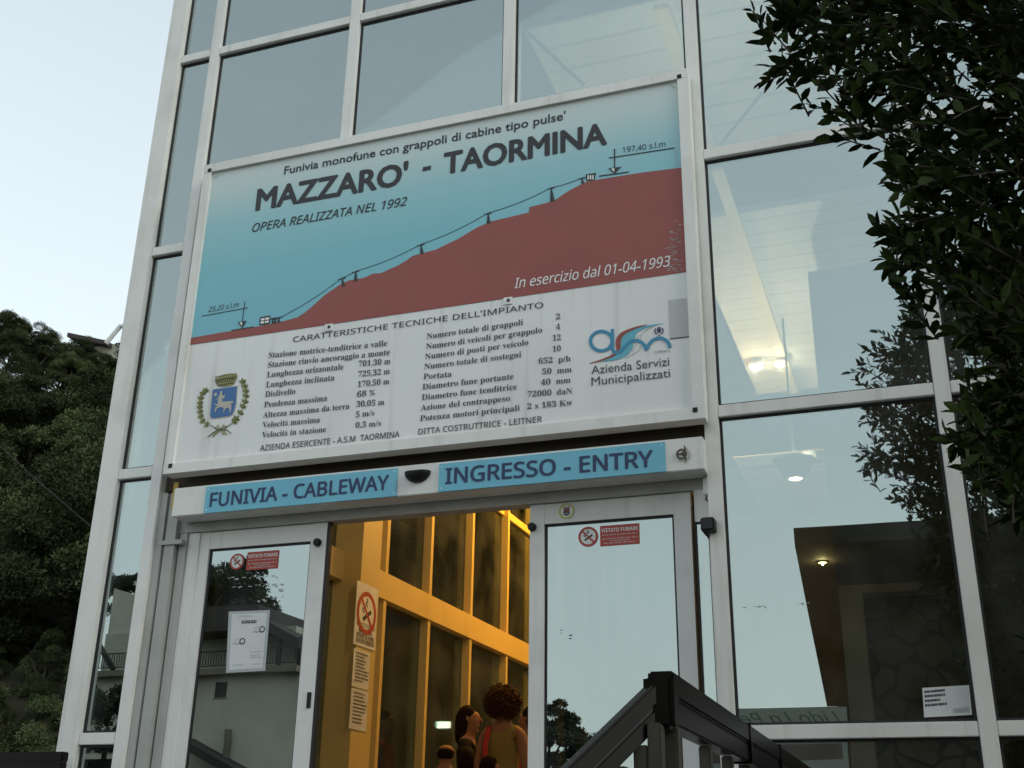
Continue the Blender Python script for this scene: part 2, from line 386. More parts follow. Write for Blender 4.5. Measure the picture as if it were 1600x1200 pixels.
# ------------------------------------------------------------------ glazed station building
ST = thing('cableway_station', 'tall glazed station front in white aluminium framing reflecting the pale sky', 'building', (-2.0, 0, FLOOR))
LV = [.65, 2.16, 3.67, 5.17, 6.68, 8.19]
XR = [-4.43, -4.12, -3.05, -1.97, -.857, .230, 1.31, 2.38, 3.40]      # right edges of the mullion fronts
MW, MF, MBk = .072, -.034, .10
TOP = 8.3
b = MB(); b.box(-4.56, -4.43, MF - .012, .13, 0.004, TOP); b.build('corner_post', M['alu'], ST, bevel=.004)
for i, xr in enumerate(XR[1:], 1):
    z0 = 0.004 if i not in (2, 3) else 5.72
    b = MB(); b.box(xr - MW, xr, MF, MBk, z0, TOP); b.build('mullion', M['alu'], ST, bevel=.003)
def transom(x0, x1, zt):
    b = MB(); b.box(x0 + .001, x1 - .001, MF + .002, MBk - .004, zt - .062, zt); b.build('transom', M['alu'], ST, bevel=.003)
def pane(x0, x1, z0, z1, parent=None, y=0.0, gw=.013, name='window_pane', par2=None, m='glass'):
    p = parent or ST
    b = MB(); b.box(x0 + gw, x1 - gw, y, y + .008, z0 + gw, z1 - gw); ax_, az_ = random.uniform(-.0009, .0009), random.uniform(-.0009, .0009); xc, zc = (x0 + x1) / 2, (z0 + z1) / 2
    b.v = [(vx, vy + ax_ * (vx - xc) + az_ * (vz - zc), vz) for vx, vy, vz in b.v]
    q = b.build(name, M[m], p)
    g = MB()
    g.box(x0, x0 + gw, y - .006, y + .012, z0, z1); g.box(x1 - gw, x1, y - .006, y + .012, z0, z1)
    g.box(x0 + gw + .0004, x1 - gw - .0004, y - .006, y + .012, z0, z0 + gw); g.box(x0 + gw + .0004, x1 - gw - .0004, y - .006, y + .012, z1 - gw, z1)
    if par2 == 'none': return q, g
    g.build('gasket', M['gasket'], q); return q
for i in range(len(XR) - 1):
    x0, x1 = XR[i], XR[i + 1] - MW
    for j in range(len(LV) - 1):
        za, zb = LV[j], LV[j + 1] - .062
        if i >= 4: za -= .026 * (j == 1); zb -= .026 * (j == 0)
        if i in (1, 2, 3):
            if j < 2: continue
            if j == 2: continue
        pane(x0, x1, za, zb)
    for zt in LV[:-1]:
        if i >= 4 and zt == LV[1]: zt -= .026
        if i in (1, 2, 3) and zt < 5.5: continue
        transom(x0, x1, zt)
# wall behind the sign board and the dark cover band over the door
b = MB(); b.box(XR[1] + .002, XR[4] - MW - .002, .02, .09, 3.52, 5.74); b.build('cover_band', M['band'], ST)
b = MB(); b.box(-4.56, 3.5, -.06, .14, TOP, TOP + .25); b.build('roof_edge', M['alu'], ST)
b = MB(); b.box(-4.56, 3.5, .14, 14, TOP + .02, TOP + .24); b.build('roof', M['alu'], ST)
b = MB(); b.box(-4.55, 3.5, .0, 14, FLOOR - .3, FLOOR); b.build('hall_floor', M['floor'], ST)
b = MB(); b.box(-4.55, 3.5, 13.0, 13.2, FLOOR, TOP); b.build('rear_wall', M['backwall'], ST)
b = MB(); b.box(3.4, 3.55, .14, 13, FLOOR, TOP); b.build('end_wall', M['backwall'], ST)

# --- doorway: jambs, sliding doors
HF = -.115                                                           # front plane of the door header
HB = (PL(267.5, 807, y=HF).z + PL(1112, 732, y=HF).z) / 2; HT = (PL(273, 764, y=HF).z + PL(1110, 679, y=HF).z) / 2; print('header', HB, HT)
b = MB(); b.box(PL(270, 785, y=HF).x, XR[4] - MW + .004, HF, .03, HB, HT); hd = b.build('door_header', M['alu2'], ST, bevel=.004)
b = MB(); b.box(XR[1] + .01, XR[4] - MW - .002, .035, .12, 3.264, 3.47); b.build('door_track', M['jamb'], ST)
DY = .055                                                            # front plane of the doors
zt = 3.262
# left reveal in steps
b = MB()
b.box(-4.118, -4.075, -.01, .3, FLOOR, 3.5); b.box(-4.073, -4.064, .035, .3, FLOOR, 3.5)
b.box(-4.062, -3.995, .0, .3, FLOOR, 3.5); b.box(-3.993, -3.985, .06, .3, FLOOR, 3.26)
b.box(-3.983, -3.935, .03, .3, FLOOR, 3.26); b.build('door_jamb', M['jamb'], ST)
b = MB(); b.box(-3.933, -3.86, .045, .3, FLOOR, 3.26); b.build('door_jamb', M['alu2'], ST)
b = MB(); b.box(-4.045, -4.012, -.008, -.002, 3.40, 3.56); tag(b.build('hazard_tape', M['tapeyellow']), 'strip of orange tape left of the door header under the sign board', 'tape')
b = MB(); b.box(-4.11, -3.94, -.012, .02, 3.19, 3.215); b.build('jamb_bracket', M['jamb'], ST)
def door(x0, x1, gx0, gx1, gz):
    f = MB()
    f.box(x0, gx0, DY, DY + .045, FLOOR + .02, zt); f.box(gx1, x1, DY, DY + .045, FLOOR + .02, zt)
    f.box(gx0 + .0006, gx1 - .0006, DY + .0015, DY + .045, gz, zt - .0008); f.box(gx0 + .0006, gx1 - .0006, DY + .0015, DY + .045, FLOOR + .02, FLOOR + .14)
    d = f.build('sliding_door', M['alu2'], ST)
    pane(gx0, gx1, FLOOR + .14, gz, d, DY + .02, .011, 'door_pane', 'none', 'doorglass')[0]
    q, g = pane(gx0, gx1, FLOOR + .14, gz, d, DY + .02, .011, 'unused', 'none'); bpy.data.objects.remove(q)
    g.build('gasket', M['gasket'], d)
    return d
X = lambda px, py, y: PL(px, py, y=y).x
Z = lambda px, py, y: PL(px, py, y=y).z
lx0 = X(308, 826, DY); lx1 = (X(506, 808, DY) + X(490, 1190, DY)) / 2
lg0 = (X(322, 859, DY) + X(293, 1190, DY)) / 2; lg1 = (X(481, 847, DY) + X(463, 1180, DY)) / 2
dl = door(lx0, lx1, lg0, lg1, Z(400, 852, DY))
rx0 = (X(828, 785, DY) + X(825, 1190, DY)) / 2; rx1 = (X(1075, 762, DY) + X(1093, 1050, DY)) / 2
rg0 = (X(850, 820, DY) + X(849, 1190, DY)) / 2; rg1 = (X(1053, 803, DY) + X(1062, 1060, DY)) / 2
dr = door(rx0, rx1, rg0, rg1, Z(950, 811, DY))
for (px, py, d) in ((497, 848, dl), (832, 824, dr)):
    p = PL(px, py, y=DY); b = MB(); b.lathe((p.x, p.y - .026, p.z), [(.018, 0), (.022, .008), (.022, .026)], 14, 'y'); b.build('door_stop', M['black'], d, smooth=False)
p = PL(483, 1094, y=DY); b = MB(); b.box(p.x - .011, p.x + .011, DY - .006, DY + .001, p.z - .04, p.z + .04); b.build('door_lock', M['black'], dl)
b = MB(); b.box(lx1 + .001, lx1 + .016, DY + .005, DY + .04, FLOOR + .02, zt); b.build('edge_seal', M['gasket'], dl)
# fixed strip between the right door and the next mullion
sx = XR[4] - MW
b = MB(); b.box(rx1 + .002, rx1 + .022, .085, .13, FLOOR, 3.2); b.build('door_jamb', M['band'], ST)
b = MB(); b.box(rx1 + .024, sx - .001, .03, .12, 3.10, 3.262); b.build('side_panel', M['alu2'], ST)
b = MB(); b.box(sx - .012, sx - .001, .02, .12, FLOOR, 3.098); b.build('door_jamb', M['alu2'], ST)
pane(rx1 + .023, sx - .0125, FLOOR + .02, 3.098, None, .045, .006)

# --- inside: side wall with mullions and beam, ceilings
WX = -4.40
b = MB(); b.box(WX, -4.275, .3, 13, 3.545, 3.772); b.build('wall_beam', M['inner'], ST)
b = MB(); b.box(WX, -4.33, .3, 13, 5.09, 5.17); b.build('wall_transom', M['inner'], ST)
b = MB(); b.box(WX, -4.33, .3, 13, 6.60, 6.68); b.build('wall_transom', M['inner'], ST)
y0 = PL(560, 960, x=-4.12).y; y1 = PL(590, 960, x=-4.12).y
b = MB(); b.box(WX, -4.12, y0, y1, FLOOR, TOP); b.build('wall_column', M['inner'], ST)
ups = [PL(px, 900, x=-4.29).y for px in (601, 671, 736, 792)]
ys = ups[:]
while ys[-1] < 12: ys.append(ys[-1] + (ys[2] - ys[1]))
for k, yy in enumerate(ys):
    b = MB(); b.box(WX, -4.285, yy, yy + .055, 3.773, TOP); b.build('wall_mullion', M['inner'], ST)
    b = MB(); b.box(WX, -4.285, yy, yy + .055, FLOOR, 3.544); b.build('wall_mullion', M['inner'], ST)
yy0 = [.3, y1] + [y + .055 for y in ys]; yy1 = [y0] + ys + [13.0]
for a, c in zip(yy0, yy1):
    for z0, z1 in ((FLOOR, 3.545), (3.772, 5.09), (5.17, 6.60)):
        if c - a < .03: continue
        b = MB(); b.box(WX + .03, WX + .038, a, c, z0, z1); b.build('wall_pane', M['wallglass'], ST)
b = MB(); b.box(WX - .02, -4.13, .15, .9, FLOOR, 3.5); b.build('corner_casing', M['band'], ST)
CZ = 6.72
cx0 = PL(815, 40, z=CZ).x
b = MB(); b.box(-4.36, cx0 - .02, .14, 12.9, CZ, CZ + .05); b.build('ceiling_panel', M['dark'], ST)  # dark panel added to block the amber lamplight going up
def ceil(x0, x1, a, c, z): b = MB(); b.box(x0, x1, a, c, z, z + .06); return b.build('ceiling_panel', M['slat'], ST)
ya = PL(925, 22, z=CZ).y; yb = PL(1200, 240, z=CZ).y; yc = PL(1200, 326, z=CZ).y; yd = PL(1220, 612, z=CZ).y
ceil(cx0, 3.4, ya, yb, CZ); ceil(cx0 + .5, 3.4, yc, yd, CZ)
pbm = PL(1030, 3, z=CZ - .035)
b = MB(); b.box(pbm.x - .05, pbm.x + .05, ya + .05, yd, CZ - .035, CZ - .001); b.build('ceiling_beam', mat('lamplit_beam', (.80, .70, .46), .5), ST)  # warm lamplight on the beam is put into its brighter yellow colour
sh0 = PL(1262, 425, y=4.2); b = MB(); b.box(sh0.x, 3.4, 4.2, 5.4, FLOOR, sh0.z); b.build('lift_shaft', M['shaft'], ST)
lc = PL(1145, 715, y=7.4); lc2 = PL(1306, 715, y=7.4)
b = MB(); b.box(lc.x, lc2.x, 7.4, 10.2, lc.z, lc.z + .008); b.build('ceiling_panel', M['slat'], ST)
b = MB(); b.tube([PL(825, 50, z=6.6), PL(912, 132, z=6.6)], .012, 6); b.tube([PL(1130, 220, z=6.6), PL(1258, 62, z=6.6)], .012, 6)
b.build('tie_rod', M['shaft'], ST)

# --- lamps of the hall
def ceiling_lamp(p, label, r=.12, power=60, colr=(1, .80, .5), m='lampw', group='round lamps inside the glass hall'):
    t = thing('ceiling_lamp', label, 'lamp', p, group)
    b = MB(); b.lathe(p, [(r * 1.15, .05), (r * 1.25, .02), (r * 1.2, -.005), (r * 1.02, -.006)], 24); b.build('lamp_rim', M['wplate'], t)
    b = MB(); b.lathe(p, [(r, -.008), (r * .95, -.03), (r * .6, -.048), (r * .2, -.054)], 24); b.build('lamp_glass', M[m], t)
    if power:
        l = bpy.data.lights.new('lamp_light', 'POINT'); l.energy = power; l.color = colr; l.shadow_soft_size = .03
        o = bpy.data.objects.new('lamp_light', l); COL.objects.link(o); o.parent = t; o.location = (0, 0, -.085)
    return t
pa = PL(1181, 571, z=CZ - .06); ceiling_lamp(pa, 'bright round ceiling lamp seen through the pane right of the sign board', .072, 18)
pb = PL(1219, 566, z=CZ - .06); ceiling_lamp(pb, 'dimmer round ceiling lamp just right of the bright one behind the glass', .07, 15, m='lampo')
pc = PL(1243, 748, y=5.6)
t = thing('pendant_lamp', 'cone shaped pendant lamp glowing behind the lower right pane', 'lamp', pc)
b = MB(); b.lathe(pc, [(.07, 0), (.11, .03), (.17, .13), (.21, .19), (.195, .195), (.068, .015)], 28); b.build('lamp_shade', M['slab'], t)
b = MB(); b.lathe(pc, [(.066, .0), (.05, -.008), (.02, -.012)], 20); b.build('lamp_glass', M['lampw'], t)
b = MB(); b.tube([pc + Vector((0, 0, .19)), pc + Vector((0, 0, 1.9))], .012, 6)
for sx_, sz_ in ((-.75, .16), (.75, .22)): b.tube([pc + Vector((sx_ * .2, 0, .15)), pc + Vector((sx_, .1, sz_))], .008, 5); b.build('suspension_cable', M['shaft'], t)
l = bpy.data.lights.new('lamp_light', 'POINT'); l.energy = 200; l.color = (1, .84, .62); l.shadow_soft_size = .04  # uplight added out of sight in the shade to brighten the ceiling
o = bpy.data.objects.new('lamp_light', l); COL.objects.link(o); o.parent = t; o.location = (0, 0, .17)
pd = PL(1263, 714, y=6.6); ceiling_lamp(Vector((pd.x, 6.6, pd.z)), 'round lamp glowing above the cone shaped pendant behind the glass', .07, 10, m='lampo')
p = PL(1086, 286, y=.62)
t = thing('wall_lamp', 'small warm lamp glinting in the gap between sign board and mullion', 'lamp', p)
b = MB(); b.lathe(p, [(.02, -.05), (.04, -.03), (.045, .03), (.02, .05)], 14); b.build('lamp_glass', M['lampw'], t)
b = MB(); b.box(p.x - .03, p.x + .03, .10, .70, p.z - .085, p.z - .055); b.build('lamp_bracket', M['shaft'], t)
l = bpy.data.lights.new('lamp_light', 'POINT'); l.energy = 55; l.color = (1, .82, .60); l.shadow_soft_size = .04
o = bpy.data.objects.new('lamp_light', l); COL.objects.link(o); o.parent = t; o.location = (0, 0, .07)
# amber lamps of the entrance bay, and the light tube deeper in the hall
for (x, y, z, e) in ((-2.8, 6.6, 6.3, 330), (-2.6, 4.4, 6.3, 70)):
    ceiling_lamp(Vector((x, y, z)), 'amber lamp hanging inside the entrance hall', .12, e, (1, .48, .04), 'lampo', 'amber lamps in the entrance hall')
    b = MB(); b.tube([(x, y, z + .05), (x, y, CZ)], .01, 6)
    COL.objects[-1]; b.build('suspension_cable', M['shaft'], [o for o in COL.objects if o.name.startswith('ceiling_lamp')][-1])
p = PL(695, 1133, y=7.5)
t = thing('wall_lamp', 'small bright white light deep in the hall above the people', 'lamp', p)
b = MB(); b.box(p.x - .075, p.x + .075, 7.46, 7.5, p.z - .035, p.z + .035); b.build('lamp_glass', M['tube'], t)
b = MB(); b.box(p.x - .10, p.x + .10, 7.501, 7.55, p.z - .05, p.z + .05); b.tube([(p.x, 7.52, p.z + .05), (p.x, 7.52, CZ)], .012, 6); b.build('lamp_body', M['shaft'], t)

# ------------------------------------------------------------------ the big sign board
SY = -.115
SB = thing('sign_board', 'large framed board with a red hillside picture and lists of technical data', 'sign', (-2.5, SY, 3.6))
sx0, sx1 = X(323, 265, SY), X(1071, 112, SY); sx0 = (sx0 + X(256, 745, SY)) / 2; sx1 = (sx1 + X(1107, 650, SY)) / 2
sz0, sz1 = (Z(256, 745, SY) + Z(1107, 652, SY)) / 2, (Z(323, 263, SY) + Z(1068, 109, SY)) / 2
FWD = .058
b = MB(); fz = SY - .022
b.box(sx0, sx1, fz, SY + .07, sz1 - FWD, sz1); b.box(sx0, sx1, fz, SY + .07, sz0, sz0 + FWD)
b.box(sx0, sx0 + FWD, fz + .001, SY + .07, sz0 + FWD + .0005, sz1 - FWD - .0005); b.box(sx1 - FWD, sx1, fz + .001, SY + .07, sz0 + FWD + .0005, sz1 - FWD - .0005)
b.build('sign_frame', M['alu'], SB)
b = MB(); b.box(sx0 + FWD - .004, sx1 - FWD + .004, SY, SY + .05, sz0 + FWD - .004, sz1 - FWD + .004); b.build('panel', M['wplate'], SB)
for (cx, cz) in ((sx0 + FWD - .012, sz1 - FWD + .012), (sx1 - FWD + .012, sz1 - FWD + .012), (sx0 + FWD - .012, sz0 + FWD - .012), (sx1 - FWD + .012, sz0 + FWD - .012)):
    b = MB(); b.box(cx - .012, cx + .012, fz - .003, fz + .003, cz - .012, cz + .012); b.build('corner_clip', M['black'], SB)
LAY = [0.0]
def SP(px, py, lay=1): p = PL(px, py, y=SY); return Vector((p.x, SY - .0012 * lay, p.z))
bx0, bx1 = sx0 + FWD, sx1 - FWD
pz0, pz1 = sz0 + FWD, sz1 - FWD
pl, pr = SP(298, 539), SP(1072, 425)
o = MB().poly([(bx0, SY - .0012, pl.z), (bx1, SY - .0012, pr.z), (bx1, SY - .0012, pz1), (bx0, SY - .0012, pz1)]).build(
    'printed_sky', ramp_material('printed_sky', 2, pl.z - 3.6, pz1 - 3.6, [(0, (.17, .46, .55)), (.42, (.20, .49, .56)), (.68, (.30, .54, .58)), (.86, (.48, .61, .61)), (1, (.60, .65, .63))]), SB)
o.data.transform(Matrix.Translation((0, 0, -3.6))); o.location.z += 3.6
hill = [(300, 528), (345, 520), (395, 512), (430, 505), (447, 501), (465, 496), (476, 489), (488, 479), (498, 470), (508, 461), (521, 452), (533, 444), (546, 438), (560, 436), (570, 434), (582, 428), (596, 427), (608, 421), (620, 416), (634, 408), (645, 400), (660, 396), (682, 390), (698, 382), (715, 374), (735, 362), (745, 356), (768, 346), (790, 341), (827, 332), (827, 324), (844, 320), (862, 315), (872, 310), (880, 304), (893, 296), (909, 288), (917, 284), (940, 280), (970, 275), (1010, 269), (1066, 262)]
pts = [SP(*q, 2) for q in hill]; pts[0].x = bx0; pts[-1].x = bx1
pts += [Vector((bx1, SY - .0024, pr.z)), Vector((bx0, SY - .0024, pl.z))]
MB().poly(pts).build('printed_hillside', M['brick'], SB, tri=True)
def T(s, p0, p1, cap, style='plain', m='ink', bold=0.0, shear=0.0, lay=3, space=1.0, heavy=0.0):
    A, B = SP(*p0), SP(*p1); H = SP(p0[0], p0[1] - cap).z - A.z
    return text(s, A, B, H, M[m], SB, style, bold, shear, lift=Vector((0, -.0012 * (lay - 1), 0)), space=space, heavy=heavy)
T("Funivia monofune con grappoli di cabine tipo pulse'", (444, 273), (884, 187), 12, bold=.012)
T("MAZZARO'", (399, 329), (637, 287), 31, heavy=.035)
MB().poly([SP(660, 268, 3), SP(673, 265.5, 3), SP(674.5, 259, 3), SP(661.5, 261.5, 3)]).build('lettering', M['ink'], SB)
T("TAORMINA", (692.5, 272.5), (949, 225), 31.5, heavy=.035)
T("OPERA REALIZZATA NEL 1992", (394, 363), (636, 321), 12.5, 'sans', shear=.22, heavy=.009)
T("25,20 s.l.m", (326, 488), (373, 480), 8, 'sans', 'ink2', shear=.15)
T("197,40 s.l.m", (973, 239), (1040, 229.5), 8.5, 'sans', 'ink')
T("In esercizio dal 01-04-1993", (804, 451), (1048, 416), 15.5, 'sans', 'white', shear=.22, heavy=.006)
T("CARATTERISTICHE TECNICHE DELL'IMPIANTO", (458, 535), (849, 481), 8.2, 'sans', 'ink', heavy=.003)
L1 = [("Stazione motrice-tenditrice a valle", 420, 559.5, 605, 540.4), ("Stazione rinvio ancoraggio a monte", 418.9, 574.4, 609.3, 554.6), ("Lunghezza orizzontale", 417.2, 590, 537, 577.3),
      ("Lunghezza inclinata", 415.8, 605.6, 522.6, 594.3), ("Dislivello", 414.3, 620.6, 461.7, 615.5), ("Pendenza massima", 412.7, 636.8, 511.3, 626.3), ("Altezza massima da terra", 411, 653, 546, 638.8),
      ("Velocità massima", 410, 668.5, 500, 660), ("Velocità in stazione", 409.2, 684, 509.8, 675),
      ("701,30 m", 560.3, 573, 609.9, 568.8), ("725,32 m", 559.7, 589.2, 609.3, 584.4), ("170,50 m", 558.9, 604.8, 608.5, 600), ("68 %", 558, 620.6, 585.8, 617.5), ("30,05 m", 556.9, 636, 600.5, 632.5),
      ("5 m/s", 556, 652.4, 585, 649), ("0,3 m/s", 555.5, 668.8, 595.7, 665.4),
      ("Numero totale di grappoli", 667, 530, 817.4, 507.8), ("Numero di veicoli per grappolo", 666, 546, 847.2, 519.7), ("Numero di posti per veicolo", 664.3, 561.7, 826, 539), ("Numero totale di sostegni", 663, 577.3, 814.6, 558),
      ("Portata", 661.7, 592.9, 706, 588.6), ("Diametro fune portante", 660.3, 609, 802.7, 592.3), ("Diametro fune tenditrice", 659, 625.4, 808, 608.4), ("Azione del contrappeso", 657.5, 641.6, 797, 626.3), ("Potenza motori principali", 656.6, 658, 812.3, 641.6),
      ("2", 869, 499.3, 875.5, 498.8), ("4", 869, 515.5, 875.5, 514.8), ("12", 863.6, 532.5, 876.4, 531.4), ("10", 863.6, 549.8, 876.4, 548.4), ("652  p/h", 841.5, 568.8, 891.7, 564.5), ("50  mm", 847.2, 585.2, 893.4, 581.5),
      ("40  mm", 845.2, 602, 891.7, 598), ("72000  daN", 824.5, 620.6, 894.5, 615), ("2 x 183 Kw", 824, 639.6, 894.5, 633)]
for s, a, bb, c, d in L1: T(s, (a, bb), (c, d), 8.6, 'serif', 'ink2')
T("AZIENDA ESERCENTE - A.S.M  TAORMINA", (406.4, 705), (624.6, 683), 8.8, 'sans', 'ink2', heavy=.010)
T("DITTA COSTRUTTRICE - LEITNER", (653.8, 679.3), (847, 659.5), 8.8, 'sans', 'ink2', heavy=.010)
T("Azienda Servizi", (924.3, 585), (1045.8, 571.4), 13, 'plain', 'ink2')
T("Municipalizzati", (924.3, 603), (1047.3, 589.3), 13, 'plain', 'ink2')
# drawing on the board: levels, stations, towers, cable
dr_ = MB(); PXM = (SP(700, 400) - SP(699, 400)).length
def stroke(b, pts, wpx, lay=3): b.ribbon([SP(*q, lay) for q in pts], wpx * PXM); return b
stroke(dr_, [(315.7, 494.2), (388, 481)], 1.2); stroke(dr_, [(383, 471.6), (379, 504)], 1.4, 3.4); stroke(dr_, [(362, 516.5), (397.3, 510.8)], 1.5)
dr_.poly([SP(371.8, 503.4, 3.6), SP(379, 513, 3.6), SP(386, 501.6, 3.6)])
stroke(dr_, [(951.2, 247.3), (1054, 231.5)], 1.6); stroke(dr_, [(960.5, 233), (960.5, 263)], 1.8, 3.4); stroke(dr_, [(936, 275.7), (983, 269)], 1.8)
dr_.poly([SP(950.6, 263.5, 3.6), SP(960.5, 271.8, 3.6), SP(971.3, 261, 3.6)])
for q in ([(406.5, 496), (423, 493), (422, 506), (405.5, 508.8)], [(915.5, 273), (931.5, 270.5), (929.5, 281.5), (916.5, 283)]):
    dr_.poly([SP(*v, 3) for v in q])
for (bx, by, tx, ty) in ((763.8, 350, 763, 333), (863.5, 315.5, 861.4, 293.5), (910.6, 287.5, 909.5, 278), (659.7, 397, 658, 382), (556.3, 440, 556, 424), (537.2, 448, 534.8, 434.5), (427, 506, 426, 497), (436, 504.5, 436, 495.5), (431, 505.5, 430.5, 497.5)):
    hgt = by - ty; wb = hgt * .14 + .8
    dr_.poly([SP(bx - wb, by, 3.2), SP(bx + wb, by - .3, 3.2), SP(tx + .8, ty, 3.2), SP(tx - .8, ty, 3.2)])
    stroke(dr_, [(tx - 6, ty + 2.4), (tx + 6, ty - .2)], 1.3, 3.6)
tw = [(437, 497), (534.8, 434.5), (556, 424), (658, 382), (763, 333), (861.4, 293.5), (909.5, 278), (917, 277)]
for (a, c) in zip(tw[:-1], tw[1:]):
    n = 8; sag = (c[0] - a[0]) * .035
    stroke(dr_, [(a[0] + (c[0] - a[0]) * k / n, a[1] + (c[1] - a[1]) * k / n + sag * 4 * (k / n) * (1 - k / n)) for k in range(n + 1)], .9, 3)
dr_.build('line_drawing', M['ink'], SB)
wh = MB()
for (x0, y0, x1, y1) in ((408.3, 498.2, 414, 501.6), (415.3, 497, 421.3, 500.4), (407.8, 503, 413.6, 506.4), (414.9, 502, 420.6, 505.2)):
    wh.poly([SP(x0, y0, 4), SP(x1, y0 - .9, 4), SP(x1, y1 - .9, 4), SP(x0, y1, 4)])
for x0 in (918.3, 922, 925.8): wh.poly([SP(x0, 274.6, 4), SP(x0 + 2.3, 274.2, 4), SP(x0 + 2.3, 280.8, 4), SP(x0, 281.2, 4)])
wh.poly([SP(955, 264.2, 4.2), SP(960.3, 269.6, 4.2), SP(960.3, 263.4, 4.2)]); wh.poly([SP(374.6, 504.2, 4.2), SP(379, 510, 4.2), SP(379, 503.6, 4.2)])
wh.build('line_drawing', M['white'], SB)
# blank grey patch, two washers with screws
b = MB(); b.poly([SP(1045, 469, 2), SP(1073, 466, 2), SP(1076, 526, 2), SP(1047, 529, 2)]); b.build('blank_patch', M['patch'], SB)
b = MB(); stroke(b, [(1047, 529.5), (1077, 526.3)], 1.2, 3); b.build('patch_edge', M['ink2'], SB)
for (px, py) in ((515, 511.5), (795, 470)):
    p = SP(px, py); b = MB(); b.box(p.x - .030, p.x + .022, p.y - .006, p.y + .001, p.z - .024, p.z + .02); wsh = b.build('washer', M['wplate'], SB, bevel=.002)
    b = MB(); b.lathe((p.x, p.y - .012, p.z), [(.006, 0), (.010, .003), (.010, .008)], 12, 'y'); b.build('screw', M['ink2'], wsh)
# wear of the print: scratches at the right edge and lifted corners
b = MB()
for k in range(46):
    px = random.uniform(1048, 1068); py = random.uniform(345, 425); l = random.uniform(2, 9)
    stroke(b, [(px - l, py + random.uniform(-2, 2)), (px, py)], random.uniform(.3, .8), 3.2)
for k in range(10): stroke(b, [(1056 + random.uniform(-2, 2), 235 + k * 3), (1058, 237 + k * 3)], .8, 3.2)
b.build('scratches', M['logogrey'], SB)
b = MB(); b.poly([SP(1040, 130, 3), SP(1057, 137, 3), SP(1056, 139, 3)]); b.poly([SP(333, 280, 3), SP(345, 273, 3), SP(336, 276, 3)]); b.build('lifted_edge', M['patch'], SB)
# coat of arms (drawn in the enlarged view's coordinates)
def CQ(x, y, lay=2): return SP(290 + x / 9.233, 570 + y / 9.233, lay)
CA = MB().poly([CQ(392, 352), CQ(755, 300), CQ(737, 560), CQ(715, 660), CQ(690, 720), CQ(630, 750), CQ(400, 783), CQ(362, 770), CQ(350, 735), CQ(372, 520)]).build('coat_of_arms', M['patch'], SB, tri=True)
MB().poly([CQ(400, 360, 3), CQ(745, 312, 3), CQ(728, 560, 3), CQ(705, 655, 3), CQ(682, 710, 3), CQ(628, 740, 3), CQ(405, 772, 3), CQ(370, 760, 3), CQ(360, 735, 3), CQ(382, 520, 3)]).build('shield', M['crest'], CA, tri=True)
b = MB()
b.poly([CQ(*q, 4) for q in [(470, 545), (478, 470), (500, 430), (505, 395), (520, 375), (535, 390), (530, 425), (550, 455), (580, 430), (560, 490), (530, 490), (540, 535), (640, 530), (690, 525), (700, 550), (660, 560), (668, 610), (660, 660), (645, 700), (638, 690), (640, 650), (620, 620), (585, 630), (555, 685), (545, 680), (560, 625), (500, 610), (450, 640), (435, 690), (425, 680), (435, 620), (470, 600), (420, 575), (425, 565), (470, 575)]])
b.poly([CQ(*q, 4.4) for q in [(410, 430), (440, 405), (468, 425), (445, 460), (418, 455)]]); b.poly([CQ(*q, 4.4) for q in [(425, 480), (450, 500), (475, 480), (455, 515)]])
b.build('centaur_figure', M['beige'], CA, tri=True)
b = MB().poly([CQ(*q, 3) for q in [(425, 215), (480, 165), (570, 138), (680, 125), (750, 145), (755, 170), (715, 260), (690, 290), (580, 318), (480, 312), (445, 290)]]); b.build('crown_emblem', M['gold'], CA, tri=True)
b = MB()
for k in range(9): b.ribbon([CQ(440 + k * 36, 212 - k * 7, 4), CQ(465 + k * 28, 275 - k * 4, 4)], .006)
b.ribbon([CQ(440, 240, 4.2), CQ(560, 205, 4.2), CQ(735, 190, 4.2)], .006); b.ribbon([CQ(470, 300, 4.2), CQ(580, 285, 4.2), CQ(700, 262, 4.2)], .007)
for k in range(7): b.ribbon([CQ(440 + k * 46, 190 - k * 9, 4), CQ(452 + k * 46, 168 - k * 7, 4)], .010)
b.build('crown_emblem', M['laurel2'], CA)
def laurel(path, side, m, sz):
    b = MB()
    for i, (x, y, a) in enumerate(path):
        for s in (-1, 0, 1):
            an = math.radians(a + s * 42 * side); l = sz * (1 if s else 1.15)
            dx, dy = math.cos(an) * l, -math.sin(an) * l; nx, ny = -dy * .27, dx * .27
            b.poly([CQ(x, y, 3 + .3 * s), CQ(x + dx * .5 + nx, y + dy * .5 + ny, 3 + .3 * s), CQ(x + dx, y + dy, 3 + .3 * s), CQ(x + dx * .5 - nx, y + dy * .5 - ny, 3 + .3 * s)])
    return b
pathL = [(285, 400, 70), (245, 445, 80), (220, 510, 85), (215, 580, 95), (215, 640, 100), (225, 705, 110), (240, 770, 120), (270, 835, 130), (335, 880, 145)]
pathR = [(830, 275, 95), (850, 340, 85), (865, 410, 80), (865, 480, 75), (850, 560, 70), (815, 630, 62), (775, 720, 55), (715, 800, 48), (680, 840, 40)]
laurel(pathL, 1, 'laurel', 72).build('laurel_branch', M['laurel'], CA); laurel(pathR, 1, 'laurel', 78).build('laurel_branch', M['laurel'], CA)
b = MB()
for pth in (pathL, pathR):
    for (x, y, a) in pth:
        an = math.radians(a - 25); b.poly([CQ(x + 6, y, 4.2), CQ(x + 6 + math.cos(an) * 40 + 8, y - math.sin(an) * 40 + 4, 4.2), CQ(x + 6 + math.cos(an) * 62, y - math.sin(an) * 62, 4.2), CQ(x + 6 + math.cos(an) * 38 - 6, y - math.sin(an) * 38 - 5, 4.2)])
